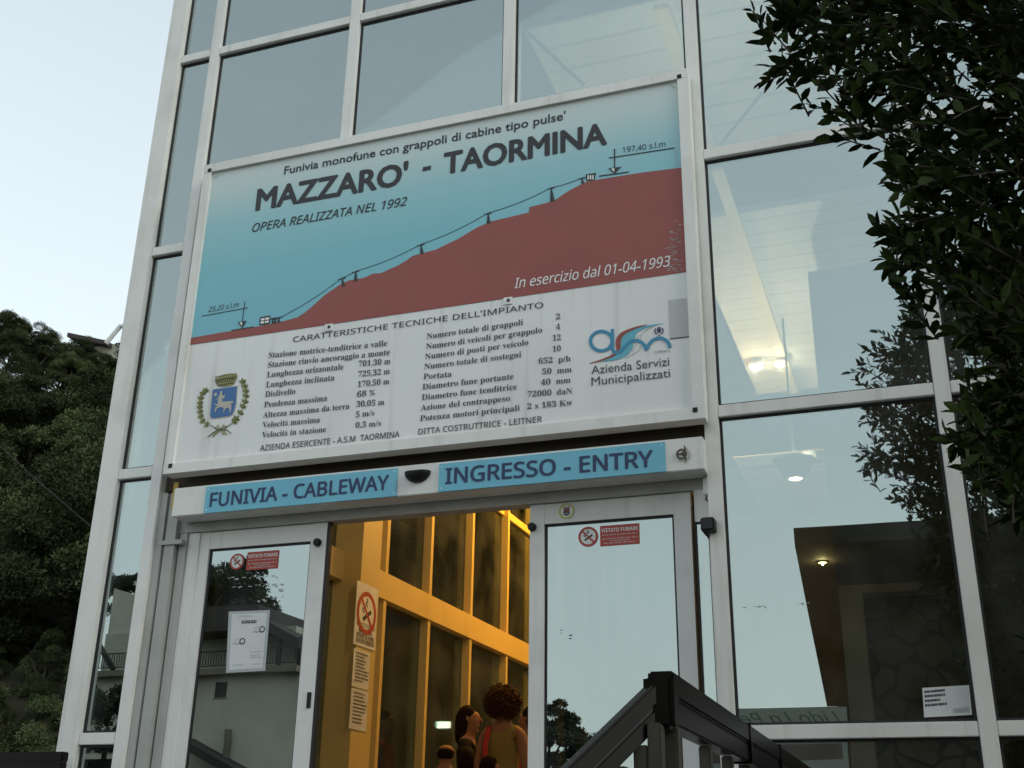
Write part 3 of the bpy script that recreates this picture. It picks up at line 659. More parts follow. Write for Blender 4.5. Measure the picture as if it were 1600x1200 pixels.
b.ribbon([CQ(355, 870, 4.5), CQ(430, 915, 4.5), CQ(510, 940, 4.5), CQ(600, 945, 4.5), CQ(670, 1000, 4.5)], [.004, .005, .006, .006, .004]); b.ribbon([CQ(690, 840, 4.8), CQ(620, 885, 4.8), CQ(520, 930, 4.8), CQ(410, 980, 4.8), CQ(325, 1045, 4.8)], [.004, .005, .006, .008, .005])
b.build('laurel_branch', M['laurel2'], CA)
b = MB()
for q in ([(500, 930), (470, 875), (430, 920), (460, 945)], [(520, 930), (550, 870), (600, 905), (560, 935)], [(525, 950), (545, 1000), (600, 1010), (560, 960)], [(500, 950), (450, 985), (395, 1050), (440, 960)]):
    b.ribbon([CQ(*v, 4) for v in q], .009)
b.build('ribbon_bow', M['gold'], CA)
# company logo
def LQ(x, y, lay=3): return SP(900 + x / 8.421, 480 + y / 8.421, lay)
LG = MB().poly([LQ(*q, 2) for q in [(1175, 212), (940, 238), (740, 300), (620, 370), (585, 430), (590, 540), (560, 600), (520, 620), (480, 650), (330, 718), (470, 706), (590, 680), (690, 620), (745, 540), (765, 440), (800, 340), (900, 280)]]).build('company_logo', M['logocyan'], SB, tri=True)
lw = 38 / 8.421 * PXM
b = MB(); b.ribbon([LQ(335 + 142 * math.cos(t), 447 - 128 * math.sin(t)) for t in [k * math.pi / 24 for k in range(49)]], lw)
b.ribbon([LQ(480, 290, 3.4), LQ(480, 540, 3.4), LQ(492, 585, 3.4), LQ(520, 600, 3.4), LQ(560, 600, 3.4), LQ(600, 580, 3.4), LQ(640, 530, 3.4), LQ(680, 480, 3.4), LQ(740, 445, 3.4), LQ(800, 438, 3.4), LQ(860, 462, 3.4), LQ(905, 505, 3.4), LQ(932, 572, 3.4)], lw)
b.ribbon([LQ(930, 560, 3.8), LQ(955, 500, 3.8), LQ(1005, 440, 3.8), LQ(1070, 410, 3.8), LQ(1130, 410, 3.8), LQ(1190, 440, 3.8), LQ(1225, 485, 3.8), LQ(1240, 535, 3.8)], lw)
b.build('logo_letters', M['logoblue'], LG)
b = MB(); b.ribbon([LQ(*q) for q in [(930, 236), (800, 268), (690, 310), (610, 355), (568, 410), (555, 470), (560, 530), (550, 585)]], [k * PXM / 8.4 for k in (10, 22, 34, 46, 56, 58, 50, 26)])
b.ribbon([LQ(*q) for q in [(525, 615), (440, 660), (320, 705), (180, 742)]], [k * PXM / 8.4 for k in (30, 26, 18, 6)]); b.build('logo_swoosh', M['logored'], LG)
b = MB(); b.ribbon([LQ(*q) for q in [(1010, 262), (920, 300), (862, 360), (845, 420), (862, 490), (835, 560), (760, 620), (650, 665)]], .0035); b.ribbon([LQ(*q) for q in [(830, 360), (800, 440), (770, 540), (740, 600)]], .003); b.build('logo_swoosh', M['logogrey'], LG)
b = MB(); b.poly([LQ(*q) for q in [(1065, 290), (1120, 285), (1122, 320), (1095, 345), (1067, 325)]]); b.poly([LQ(*q) for q in [(1068, 270), (1116, 265), (1112, 282), (1070, 286)]])
b.ribbon([LQ(*q) for q in [(1055, 280), (1036, 305), (1045, 340), (1068, 360)]], .006); b.ribbon([LQ(*q) for q in [(1128, 275), (1148, 298), (1142, 335), (1120, 356)]], .006); b.ribbon([LQ(1080, 374), LQ(1110, 370)], .005)
b.build('logo_crest', M['navy'], LG)
text('TAORMINA', LQ(1032, 606), LQ(1240, 585), 18 / 8.4 * PXM, M['ink2'], LG, 'serif')

# ------------------------------------------------------------------ plates and fittings on the door header
PY = HF - .008
def HP(px, py, lay=1): p = PL(px, py, y=PY); return Vector((p.x, PY - .0012 * (lay - 1), p.z))
def plate(lbl, q, s, a, c, cap):
    P = [HP(*v) for v in q]; x0 = (P[0].x + P[3].x) / 2; x1 = (P[1].x + P[2].x) / 2; z1 = (P[0].z + P[1].z) / 2; z0 = (P[2].z + P[3].z) / 2
    t = thing('name_plate', lbl, 'sign', ((x0 + x1) / 2, PY, z0), 'sky blue plates on the door header')
    b = MB(); b.box(x0, x1, PY, HF - .001, z0, z1); b.build('plate', M['blueplate'], t)
    A, B = HP(*a), HP(*c); H = HP(a[0], a[1] - cap).z - A.z
    text(s, A, B, H, M['navy'], t, 'sans', heavy=.024)
    for zz in (z0 + .018, z1 - .018):
        for xx in (x0 + .015, x1 - .015):
            b = MB(); b.lathe((xx, PY - .002, zz), [(.0035, 0), (.004, .0015), (.004, .002)], 8, 'y'); b.build('screw', M['wplate'], t)
plate('sky blue plate lettered FUNIVIA - CABLEWAY on the left half of the door header', [(321.8, 760.5), (620.5, 731.5), (619, 774), (318.5, 803)], 'FUNIVIA - CABLEWAY', (327, 792), (607, 764.5), 21)
plate('sky blue plate lettered INGRESSO - ENTRY on the right half of the door header', [(685.8, 726), (1038.5, 689), (1040, 735.5), (685, 769.5)], 'INGRESSO - ENTRY', (695.5, 756), (1021, 728.5), 23.5)
p = HP(652, 745)
b = MB(); n = 22; vs, fs = [], []
for i in range(9):
    a = i / 8 * math.pi / 2
    for k in range(n + 1):
        t_ = math.pi * k / n
        vs.append((p.x + .074 * math.cos(t_) * math.cos(a * .97), HF - .001 - .055 * math.sin(a), p.z + .022 - (.060 * math.sin(t_)) * math.cos(a * .97) + .006 * math.cos(a)))
for i in range(8):
    for k in range(n): fs.append((i * (n + 1) + k, i * (n + 1) + k + 1, (i + 1) * (n + 1) + k + 1, (i + 1) * (n + 1) + k))
b.add(vs, fs); b.poly([vs[0]] + [vs[i * (n + 1)] for i in range(1, 9)] + [vs[i * (n + 1) + n] for i in range(8, -1, -1)])
tag(b.build('motion_sensor', M['black'], smooth=False), 'black half round motion sensor between the two blue plates', 'sensor')
p = HP(1065, 709.5); e1 = Vector((1, 0, 0)); e3 = Vector((0, 0, 1))
EM = thing('emblem_sticker', 'round black emblem with an arrow at the right end of the door header', 'sticker', p)
b = MB(); b.disc(p, e1, e3, .048); b.poly([p + Vector((.018, -.0004, .085)), p + Vector((.062, -.0004, .01)), p + Vector((.062, -.0004, -.02)), p + Vector((.018, -.0004, -.085))]); b.v = [tuple(p + (Vector(q_) - p) * .62) for q_ in b.v]; b.build('backing', M['beige'], EM)
b = MB(); b.disc(p + Vector((0, -.001, 0)), e1, e3, .042, .030)
for s in (1, -1): b.poly([p + Vector((-.008, -.0015, 0)), p + Vector((.026, -.0015, s * .030)), p + Vector((.034, -.0015, s * .020)), p + Vector((.008, -.0015, s * .001))])
b.poly([p + Vector((-.028, -.002, .006)), p + Vector((.044, -.002, .005)), p + Vector((.044, -.002, -.005)), p + Vector((-.028, -.002, -.006))])
b.poly([p + Vector((.022, -.0015, .075)), p + Vector((.040, -.0015, .035)), p + Vector((.026, -.0015, .03))]); b.poly([p + Vector((.022, -.0015, -.075)), p + Vector((.026, -.0015, -.03)), p + Vector((.040, -.0015, -.035))])
b.v = [tuple(Vector((p.x + (q_[0] - p.x) * .62, q_[1] - .0006, p.z + (q_[2] - p.z) * .62))) for q_ in b.v]; b.build('emblem_mark', M['ink'], EM)
# white junction box, black box, cable
p = PL(1107, 758, y=-.02)
b = MB(); b.box(p.x - .028, p.x + .02, -.02, .03, p.z - .045, p.z + .04); tag(b.build('junction_box', M['wplate'], bevel=.004), 'small white box under the right end of the door header', 'box')
q = PL(1108, 822, y=-.05)
t = thing('black_speaker', 'small black box fixed beside the right sliding door', 'speaker', q)
b = MB(); b.box(q.x - .033, q.x + .033, -.10, .03, q.z - .032, q.z + .032); b.build('body', M['black'], t, bevel=.006)
b = MB(); b.box(q.x - .026, q.x + .026, -.104, -.1005, q.z - .025, q.z + .025); b.build('grille', M['gasket'], t)
b = MB(); b.tube([(p.x - .01, 0.0, p.z - .045), (p.x - .02, -.01, p.z - .065), (p.x + .012, -.005, p.z - .1), (p.x + .008, -.005, q.z + .1), (q.x + .02, -.01, q.z + .042)], .004, 6); tag(b.build('thin_cable', M['gasket']), 'thin cable running down from white box to black box', 'cable')

# ------------------------------------------------------------------ stickers and notices on the doors
def nosmoke(t, c, r, U, V, N):
    U, V, N = Vector(U), Vector(V), Vector(N)
    b = MB(); b.disc(c + N * .0008, U, V, r * .98); b.build('disc', M['white'], t)
    b = MB(); b.disc(c + N * .002, U, V, r, r * .78); s = r * .86 * .7071
    b.ribbon([c + N * .0028 + U * (-s) + V * s, c + N * .0028 + U * s - V * s], r * .17, -N); b.build('prohibition_ring', M['signred'], t)
    b = MB(); b.ribbon([c + N * .0016 + U * (-.35 * r) - V * .36 * r, c + N * .0016 + U * .45 * r + V * .14 * r], r * .2, -N); b.build('cigarette', M['ink'], t)
    b = MB()
    for (o1, o2) in ((.0, .3), (-.3, -.02)):
        b.ribbon([c + N * .0014 + U * (r * (o1 + .05)) + V * (r * (o2 + .0)), c + N * .0014 + U * (r * (o1 - .12)) + V * (r * (o2 + .12)), c + N * .0014 + U * (r * (o1 + .04)) + V * (r * (o2 + .26)), c + N * .0014 + U * (r * (o1 - .03)) + V * (r * (o2 + .38))], r * .13, -N)
    b.build('smoke_mark', M['ink2'], t)
def dashes(b, A, B, hgt, rnd, N=Vector((0, -1, 0))):            # print too small to read: broken rule
    A, B = Vector(A), Vector(B); u = 0.0
    while u < 1:
        l = rnd.uniform(.05, .14); b.ribbon([A + (B - A) * u, A + (B - A) * min(1, u + l)], hgt, -N); u += l + rnd.uniform(.02, .04)
def redsticker(lbl, cpx, rpx, quad, y):
    c = PL(*cpx, y=y); e = (PL(cpx[0], cpx[1] - rpx, y=y) - c).z
    t = thing('no_smoking_sticker', lbl, 'sticker', c, 'no smoking stickers on the door glass')
    nosmoke(t, c, e, (1, 0, 0), (0, 0, 1), (0, -1, 0))
    P = [PL(*v, y=y) for v in quad]; x0, x1 = (P[0].x + P[3].x) / 2, (P[1].x + P[2].x) / 2; z1, z0 = (P[0].z + P[1].z) / 2, (P[2].z + P[3].z) / 2
    b = MB(); b.box(x0, x1, y - .0015, y, z0, z1); b.build('red_field', M['signred'], t)
    h = z1 - z0; wd = x1 - x0
    text('VIETATO FUMARE', (x0 + wd * .03, y - .0015, z1 - h * .33), (x1 - wd * .03, y - .0015, z1 - h * .33), h * .19, M['white'], t, 'sansb', lift=Vector((0, -.001, 0)))
    b = MB(); rnd = random.Random(3)
    for (f, a0, a1) in ((.47, .05, .95), (.66, .05, .97), (.77, .27, .75), (.88, .10, .9)):
        dashes(b, (x0 + wd * a0, y - .0025, z1 - h * f), (x0 + wd * a1, y - .0025, z1 - h * f), h * .035, rnd)
    b.build('fine_print', M['patch'], t)
GY = DY + .0185
redsticker('red and white no smoking sticker at the top of the left door glass', (370.5, 877.5), 12.5, [(386.5, 864), (436.5, 858.5), (433.5, 887.5), (385, 891.5)], GY)
redsticker('red and white no smoking sticker at the top of the right door glass', (919, 838.5), 15.5, [(937.5, 822.5), (999, 817), (999, 849.5), (938, 853.5)], GY)
c = PL(885.5, 798.5, y=DY); t = thing('round_crest_sticker', 'round yellow ringed crest sticker on the top rail of the right door', 'sticker', c)
b = MB(); b.disc(c + Vector((0, -.001, 0)), e1, e3, .039); b.build('disc', M['white'], t)
b = MB(); b.disc(c + Vector((0, -.002, 0)), e1, e3, .041, .033); b.build('ring', M['yellow'], t)
sh = [(-.017, .022), (.017, .024), (.014, .008), (.018, -.008), (.014, -.02), (0, -.026), (-.015, -.02), (-.018, -.006), (-.014, .008)]
b = MB(); b.poly([c + Vector((u, -.0018, v)) for u, v in sh]); b.build('crest_shield', M['ink2'], t, tri=True)
b = MB(); b.poly([c + Vector((u, -.0026, v)) for u, v in [(-.014, .008), (.014, .007), (.016, -.006), (-.004, .001)]]); b.build('crest_band', M['signred'], t)
b = MB(); b.ribbon([c + Vector((-.011, -.0026, .016)), c + Vector((.011, -.0026, .018))], .005); b.ribbon([c + Vector((-.010, -.0026, -.014)), c + Vector((.010, -.0026, -.013))], .004); b.build('crest_band', M['patch'], t)

def notice(lbl, quad, y, sleeve=0.0):
    P = [PL(*v, y=y) for v in quad]; t = thing('paper_notice', lbl, 'notice', P[3])
    if sleeve:
        cx = sum(p.x for p in P) / 4; cz = sum(p.z for p in P) / 4
        b = MB(); b.poly([Vector((cx + (p.x - cx) * (1 + sleeve) + random.uniform(-.005, .005), y - .0008, cz + (p.z - cz) * (1 + sleeve * .6))) for p in P]); b.build('clear_sleeve', M['tape'], t)
    for p in P: p.y = y - .002
    b = MB(); b.poly(P); b.build('sheet', M['paper'], t)
    return t, P
def on(P, u, v, y=-.001): a = P[3] + (P[2] - P[3]) * u; c = P[0] + (P[1] - P[0]) * u; q = a + (c - a) * v; q.y += y; return q
t, P = notice('white A4 notice in a clear sleeve taped inside the left door glass', [(362.5, 959.5), (417.5, 957.5), (410.5, 1044), (358, 1047)], GY, .16)
b = MB(); rnd = random.Random(9)
for v in (.86, .83): dashes(b, on(P, .3, v), on(P, .72, v), .008, rnd)
b.disc(on(P, .9, .7), e1, e3, .018, .012); b.disc(on(P, .35, .5), e1, e3, .018, .012)
b.build('print', M['ink2'], t)
b = MB()
for v, a0, a1 in ((.95, .2, .6), (.66, .65, .95), (.46, .05, .45), (.3, .6, .95), (.24, .6, .9), (.2, .6, .95), (.08, .1, .4), (.08, .7, .9)): dashes(b, on(P, a0, v), on(P, a1, v), .005, rnd)
b.disc(on(P, .75, .7), e1, e3, .017, .014); b.disc(on(P, .2, .5), e1, e3, .017, .014); b.build('print', M['logogrey'], t)
t, P = notice('white handwritten notice taped low inside the far right pane', [(1441, 1075), (1514, 1070.5), (1519, 1117), (1444, 1121)], -.002)
b = MB()
for v in (.86, .71, .55, .40): dashes(b, on(P, .04, v), on(P, .04 + rnd.uniform(.33, .5), v + .02), .010, rnd)
b.build('print', M['ink2'], t)
b = MB(); dashes(b, on(P, .62, .2), on(P, .95, .22), .012, rnd); dashes(b, on(P, .62, .12), on(P, .95, .14), .009, rnd); b.build('print', M['logogrey'], t)
# glue and tape residue on the glass
def residue(spots, y, lbl):
    b = MB(); rnd = random.Random(5)
    for (x0, y0, x1, y1, n) in spots:
        for k in range(n):
            u = rnd.random(); px = x0 + (x1 - x0) * u; py = y0 + (y1 - y0) * u + rnd.uniform(-1.6, 1.6); l = rnd.uniform(1.5, 7); hh = rnd.uniform(.6, 2.2)
            b.poly([PL(px, py, y=y), PL(px + l, py - .1 * l + rnd.uniform(-.5, .5), y=y), PL(px + l * .8, py + hh, y=y), PL(px + .2, py + hh * .8, y=y)])
    o = b.build('glue_residue', M['logogrey'], dl if y == GY else ST)
residue([(350, 904, 432, 900, 16), (360, 917, 440, 912, 12), (425, 912, 440, 925, 10), (402, 940, 440, 930, 14)], GY, '')
residue([(874, 968, 875, 992, 2), (1155, 951, 1195, 947, 6), (1245, 944, 1263, 942, 4)], -.001, '')

# notices on the inside column
cxp = -4.118
def CP(px, py): return PL(px, py, x=cxp)
P = [CP(557, 904.6), CP(589.5, 922.6), CP(586, 1016), CP(552.4, 1008)]
ya_, yb_ = (P[0].y + P[3].y) / 2, (P[1].y + P[2].y) / 2; za_, zb_ = (P[2].z + P[3].z) / 2, (P[0].z + P[1].z) / 2
t = thing('no_smoking_plate', 'white plate with a red prohibition ring on the yellow lit column inside', 'sign', (cxp, ya_, za_))
b = MB(); b.box(cxp, cxp + .004, ya_, yb_, za_, zb_); b.build('plate', M['wplate'], t)
wd = yb_ - ya_; c = Vector((cxp + .005, (ya_ + yb_) / 2, zb_ - wd * .60)); nosmoke(t, c, wd * .45, (0, 1, 0), (0, 0, 1), (1, 0, 0))
for k, s in enumerate(('VIETATO FUMARE', 'NO SMOKING', 'DEFENSE DE FUMER', 'RAUCHEN VERBOTEN')):
    z = za_ + (zb_ - za_) * (.30 - .085 * k); text(s, (cxp + .005, ya_ + wd * (.1 if k != 1 else .2), z), (cxp + .005, yb_ - wd * (.08 if k != 1 else .18), z), .035, M['ink'], t, 'sansb', lift=Vector((.001, 0, 0)))
P = [CP(553, 1012), CP(579, 1018), CP(575, 1146), CP(549, 1139)]
for (u0, u1, lbl) in ((0, .48, 'upper of two paper sheets pinned under the no smoking plate'), (.5, 1, 'lower of two paper sheets pinned under the no smoking plate')):
    t = thing('pinned_sheet', lbl, 'notice', P[3])
    za = P[0].z + (P[3].z - P[0].z) * u0; zb = P[0].z + (P[3].z - P[0].z) * u1; ya, yb2 = P[0].y, P[1].y
    b = MB(); b.box(cxp, cxp + .002 + u0 * .002, ya, yb2, zb, za); b.build('sheet', M['paper'], t)
    b = MB()
    for k in range(9): z = za - (za - zb) * (.1 + .09 * k); dashes(b, (cxp + .005, ya + .04, z), (cxp + .005, ya + (yb2 - ya) * rnd.uniform(.6, .95), z), .010, rnd, Vector((1, 0, 0)))
    b.build('print', M['ink2'], t)

# ------------------------------------------------------------------ railings
RZ = FLOOR + .83
def railing(lbl, path, posts, group='bronze coloured railings of the steps'):
    t = thing('metal_railing', lbl, 'railing', (path[0][0], path[0][1], FLOOR), group)
    for a, c in zip(path[:-1], path[1:]):
        a, c = Vector(a), Vector(c); d_ = (c - a).normalized(); up = d_.cross(Vector((0, 0, 1))).normalized().cross(d_)
        q_ = .68 if abs(d_.z) > .2 else 1.0                  # the flight's rail is the slimmer section
        b = MB(); b.beam(a + up * .026 * q_, c + up * .026 * q_, .052 * q_, .050 * q_); b.build('handrail', M['rail'], t, bevel=.005)
        b = MB(); b.beam(a - up * .026 * q_, c - up * .026 * q_, .044 * q_, .046 * q_); b.build('lower_rail', M['rail'], t, bevel=.004)
        b = MB(); b.beam(a, c, .036 * q_, .008 * q_); b.build('rail_groove', M['gasket'], t)
    for (px, py, pz, h) in posts:
        b = MB(); b.box(px - .013, px + .013, py - .018, py + .018, max(.004, pz - h), pz); b.build('post', M['railsilver'], t, bevel=.003)
    return t
ap = PL(1033, 1090, z=RZ); AX, AY = ap.x, ap.y
e_end = PL(1176, 1172, z=RZ)
dirn = (e_end - ap).normalized(); far = ap + dirn * ((-.25 - AY) / dirn.y)
lo = PL(925, 1197, y=AY - .12); dn = lo - ap; low = ap + dn * 2.6
posts = [(AX - .005, AY - .035, RZ - .052, RZ - .06), (AX + .012, AY + .04, RZ - .052, .78)]
for k in range(1, 12):
    q = Vector((AX, AY, RZ)) + dirn * (.16 + .31 * k)
    if q.y < -.3: posts.append((q.x, q.y, RZ - .052, .8))
for k in range(1, 9):
    q = Vector((AX, AY, RZ)) + dn * (.3 * k); posts.append((q.x, q.y, q.z - .052, .8))
r1 = railing('dark bronze stair railing peaking in front of the right sliding door', [low, (AX, AY, RZ), far], posts)
b = MB(); b.box(AX - .030, AX + .030, AY - .030, AY + .030, RZ - .062, RZ + .044); b.build('corner_joint', M['rail'], r1, bevel=.010)
for f in (.66, 1.1):
    q = Vector((AX, AY, RZ)) + dirn * (f * (e_end - ap).length * 1.25); b = MB(); b.beam(q - dirn * .012, q + dirn * .012, .058, .106); b.build('rail_sleeve', M['rail'], r1)
lp = PL(104, 1172, y=-.25); lq = PL(-60, 1164, y=-.25)
railing('dark railing end just left of the white corner post', [(lq.x - 1.5, -.25, lp.z - .06), (lp.x, -.25, lp.z - .06)], [(lp.x - .03 - .25 * k, -.25, lp.z - .113, .9) for k in range(8)])

# ------------------------------------------------------------------ people in the hall
def skin(vr, edges, lvl=2):
    """smooth body surface grown round a skeleton: vr = [(point, radius)...]"""
    me = bpy.data.meshes.new('s'); me.from_pydata([tuple(p) for p, r in vr], edges, [])
    o = bpy.data.objects.new('s', me); COL.objects.link(o)
    md = o.modifiers.new('k', 'SKIN'); md.use_smooth_shade = True
    for i, (p, r) in enumerate(vr):
        sv = me.skin_vertices[0].data[i]; sv.radius = r if isinstance(r, tuple) else (r, r)
    me.skin_vertices[0].data[0].use_root = True
    sb = o.modifiers.new('u', 'SUBSURF'); sb.levels = lvl; sb.render_levels = lvl
    out = bpy.data.meshes.new_from_object(o.evaluated_get(bpy.context.evaluated_depsgraph_get()))
    bpy.data.objects.remove(o); bpy.data.meshes.remove(me)
    return out
def person(lbl, loc, face, H, top, legs, hairf, hand=None, sleeve=False, skirt=False, topname='shirt'):
    """standing figure, local +y is where it faces; face = turn about z; the body is one mesh, clothes and hair are its children"""
    s = H / 1.72; V = lambda x, y, z: Vector((x, y, z)) * s
    root = thing('person', lbl, 'person', loc); TR = Matrix.Translation(loc) @ Matrix.Rotation(face, 4, 'Z')
    vr = [(V(0, 0, .95), (.13 * s, .10 * s)), (V(0, .01, 1.12), (.118 * s, .09 * s)), (V(0, .0, 1.30), (.145 * s, .10 * s)), (V(0, -.02, 1.42), (.10 * s, .075 * s)), (V(0, -.01, 1.49), .052 * s),
          (V(0, .015, 1.555), (.070 * s, .080 * s)), (V(0, .01, 1.635), (.090 * s, .108 * s)), (V(0, .0, 1.70), (.066 * s, .082 * s))]
    ed = [(0, 1), (1, 2), (2, 3), (3, 4), (4, 5), (5, 6), (6, 7)]
    def chain(root_i, pts):
        a = root_i
        for p, r in pts: vr.append((p, r)); ed.append((a, len(vr) - 1)); a = len(vr) - 1
        return a
    ends = []
    for sd in (-1, 1):
        up_ = hand and hand.get(sd)
        if up_: arm = [(V(.165 * sd, -.01, 1.40), .05 * s), (V(*up_[0]), .038 * s), (V(*up_[1]), .026 * s)]
        else: arm = [(V(.165 * sd, -.01, 1.40), .05 * s), (V(.215 * sd, -.03, 1.13), .038 * s), (V(.225 * sd, .06, .90), .026 * s)]
        chain(3, arm); ends.append((arm[1][0], arm[2][0], sd))
        chain(0, [(V(.085 * sd, 0, .86), .085 * s), (V(.095 * sd, .02, .50), .056 * s), (V(.10 * sd, -.01, .10), .038 * s), (V(.105 * sd, .04, .045), .038 * s), (V(.11 * sd, .16, .03), .028 * s)])
    meshes = [skin(vr, ed)]
    # face: nose, brow and lips as small skinned ridges; ears
    meshes.append(skin([(V(0, .096, 1.645), .008 * s), (V(0, .118, 1.612), .013 * s), (V(0, .098, 1.600), .010 * s)], [(0, 1), (1, 2)], 1))
    meshes.append(skin([(V(-.022, .080, 1.573), .007 * s), (V(0, .092, 1.574), .010 * s), (V(.022, .080, 1.573), .007 * s)], [(0, 1), (1, 2)], 1))
    meshes.append(skin([(V(-.018, .07, 1.53), .016 * s), (V(0, .078, 1.533), .020 * s), (V(.018, .07, 1.53), .016 * s)], [(0, 1), (1, 2)], 1))
    for sd in (-1, 1): meshes.append(skin([(V(.076 * sd, 0, 1.60), .010 * s), (V(.084 * sd, -.01, 1.63), .016 * s), (V(.080 * sd, 0, 1.65), .010 * s)], [(0, 1), (1, 2)], 1))
    for el, wr, sd in ends:                       # palm, four unequal fingers and a thumb
        d = (wr - el).normalized(); side = d.cross(Vector((0, 1, .2))).normalized(); nr = side.cross(d).normalized()
        meshes.append(skin([(wr - d * .01 * s, .024 * s), (wr + d * .045 * s, (.036 * s, .018 * s)), (wr + d * .085 * s, (.036 * s, .015 * s))], [(0, 1), (1, 2)], 1))
        for k, (o, l) in enumerate(((-.027, .062), (-.009, .074), (.009, .070), (.027, .054))):
            b0 = wr + d * .082 * s + side * o * s
            meshes.append(skin([(b0, .009 * s), (b0 + (d * .55 + nr * .2) * l * s, .0085 * s), (b0 + (d * .8 + nr * .55) * l * s, .0075 * s)], [(0, 1), (1, 2)], 1))
        b0 = wr + d * .03 * s - side * .03 * s
        meshes.append(skin([(b0, .011 * s), (b0 + (d * .5 - side * .6) * .05 * s, .010 * s), (b0 + (d * 1.1 - side * .75 + nr * .3) * .05 * s, .0085 * s)], [(0, 1), (1, 2)], 1))
    me = merge(meshes); me.transform(TR); body = link('body', me, M['skin'], root, True)
    # clothes follow the body, a little wider
    tv = [(V(0, 0, .93), (.150 * s, .118 * s)), (V(0, .01, 1.12), (.130 * s, .102 * s)), (V(0, .0, 1.30), (.156 * s, .112 * s)), (V(0, -.02, 1.425), (.112 * s, .082 * s)), (V(0, -.012, 1.455), (.07 * s, .062 * s))]
    te = [(0, 1), (1, 2), (2, 3), (3, 4)]
    for el, wr, sd in ends:
        tv.append((V(.165 * sd, -.01, 1.405), .059 * s)); te.append((3, len(tv) - 1))
        if sleeve: tv.append((el, .047 * s)); te.append((len(tv) - 2, len(tv) - 1))
    me = skin(tv, te); me.transform(TR); link(topname, me, M[top], root, True)
    lv = [(V(0, 0, .97), (.142 * s, .112 * s)), (V(0, 0, .90), (.15 * s, .115 * s))]; le = [(0, 1)]
    for sd in (-1, 1):
        a = len(lv); lv += [(V(.09 * sd, 0, .80), .095 * s), (V(.098 * sd, .02, .50), .07 * s), (V(.102 * sd, -.01, .12), .058 * s)]; le += [(1, a), (a, a + 1), (a + 1, a + 2)]
    me = skin(lv, le); me.transform(TR); link('trousers', me, M[legs], root, True)
    sv = []
    for sd in (-1, 1):
        me = skin([(V(.103 * sd, -.035, .045), .044 * s), (V(.106 * sd, .06, .042), .042 * s), (V(.112 * sd, .18, .034), .034 * s)], [(0, 1), (1, 2)], 1); me.transform(TR); link('shoe', me, M['blackcloth'], root, True)
    if hairf: hairf(root, TR, V, s)
    return root, TR, V
def hair_curly(root, TR, V, s):
    ms = []; rd = random.Random(4)
    for k in range(620):
        u = rd.uniform(-1, 1); a = rd.uniform(0, 2 * math.pi); q = math.sqrt(1 - u * u)
        n = Vector((q * math.cos(a), q * math.sin(a), u)); rr = rd.uniform(.8, 1.1)
        p = Vector((n.x * .130 * rr, n.y * .125 * rr - .025, 1.640 + n.z * .125 * rr))
        if p.y > .06 and p.z < 1.68: continue
        if p.z < 1.53: continue
        b = MB(); r_ = rd.uniform(.010, .022); o = Vector((rd.uniform(-1, 1), rd.uniform(-1, 1), rd.uniform(-1, 1))).normalized(); o2 = o.cross(n).normalized() if abs(o.dot(n)) < .95 else Vector((1, 0, 0))
        pts = [p + (o * math.cos(t) + o2 * math.sin(t)) * r_ + n * .003 * t for t in [i * .9 for i in range(8)]]
        b.tube([tuple(V(*q_)) for q_ in pts], .0048 * s, 4); ms.append(b)
    big = MB()
    for b in ms: big.add(b.v, b.f)
    core = MB(); n = 16; prof = [(.001, -.10), (.06, -.09), (.10, -.05), (.112, 0), (.10, .06), (.06, .098), (.001, .108)]
    core.lathe((0, -.030, 1.645), prof, n)
    big.add([tuple(Vector(v) * s) for v in core.v], core.f)
    o = big.build('curly_hair', M['hairb'], None); o.data.transform(TR); o.parent = root; o.location = -root.location
def hair_long(root, TR, V, s, low=1.40, bun=False):
    me = skin([(V(0, .045, 1.725), (.085 * s, .075 * s)), (V(0, -.03, 1.67), (.104 * s, .094 * s)), (V(0, -.055, 1.60), (.104 * s, .080 * s)), (V(0, -.06, 1.52), (.098 * s, .066 * s)), (V(0, -.075, low), (.085 * s, .05 * s))], [(0, 1), (1, 2), (2, 3), (3, 4)])
    me.transform(TR); link('hair', me, M['hair'], root, True)
def hair_fringe(root, TR, V, s):                 # close cropped rim round a bald crown
    me = skin([(V(0, -.03, 1.545), (.074 * s, .060 * s)), (V(0, -.022, 1.60), (.098 * s, .088 * s)), (V(0, -.012, 1.665), (.097 * s, .094 * s))], [(0, 1), (1, 2)])
    me.transform(TR); link('hair', me, M['hair'], root, True)
def stand(px, py, y, H):                        # foot point under a head whose top shows at that pixel
    p = PL(px, py, y=y); return Vector((p.x, y, FLOOR)), p.z - FLOOR
PB = 3.9
q, hh = stand(788, 1077, PB, 0); print('woman height', hh)
root, TR, V = person('person with a bushy head of curly auburn hair in an olive sleeveless top', q, R(-8), min(hh * .985, 1.8), 'olive', 'denim', hair_curly)
b = MB(); b.ribbon([V(-.085, -.135, 1.10), V(-.095, -.125, 1.30), V(-.085, -.09, 1.45), V(-.08, .03, 1.46)], .045, Vector((0, 1, .2))); o = b.build('bag_strap', M['redcloth']); o.data.transform(TR); o.parent = root; o.location = -root.location
q, hh = stand(733, 1107, 4.3, 0); print('dark woman', hh)
root, TR, V = person('person with dark shoulder length hair in black, raising one hand', q, R(-74), min(hh, 1.75), 'blackcloth', 'denim', hair_long, hand={-1: ((-.20, .12, 1.14), (-.10, .26, 1.33))}, sleeve=True, topname='jacket')
b = MB(); d = (V(-.10, .26, 1.33) - V(-.20, .12, 1.14)).normalized(); c = V(-.10, .26, 1.33) - d * .02; b.tube([c - d * .02, c + d * .02], .034, 12); o = b.build('bracelet', M['redcloth']); o.data.transform(TR); o.parent = root; o.location = -root.location
q, hh = stand(697, 1160, 3.3, 0); print('bald', hh)
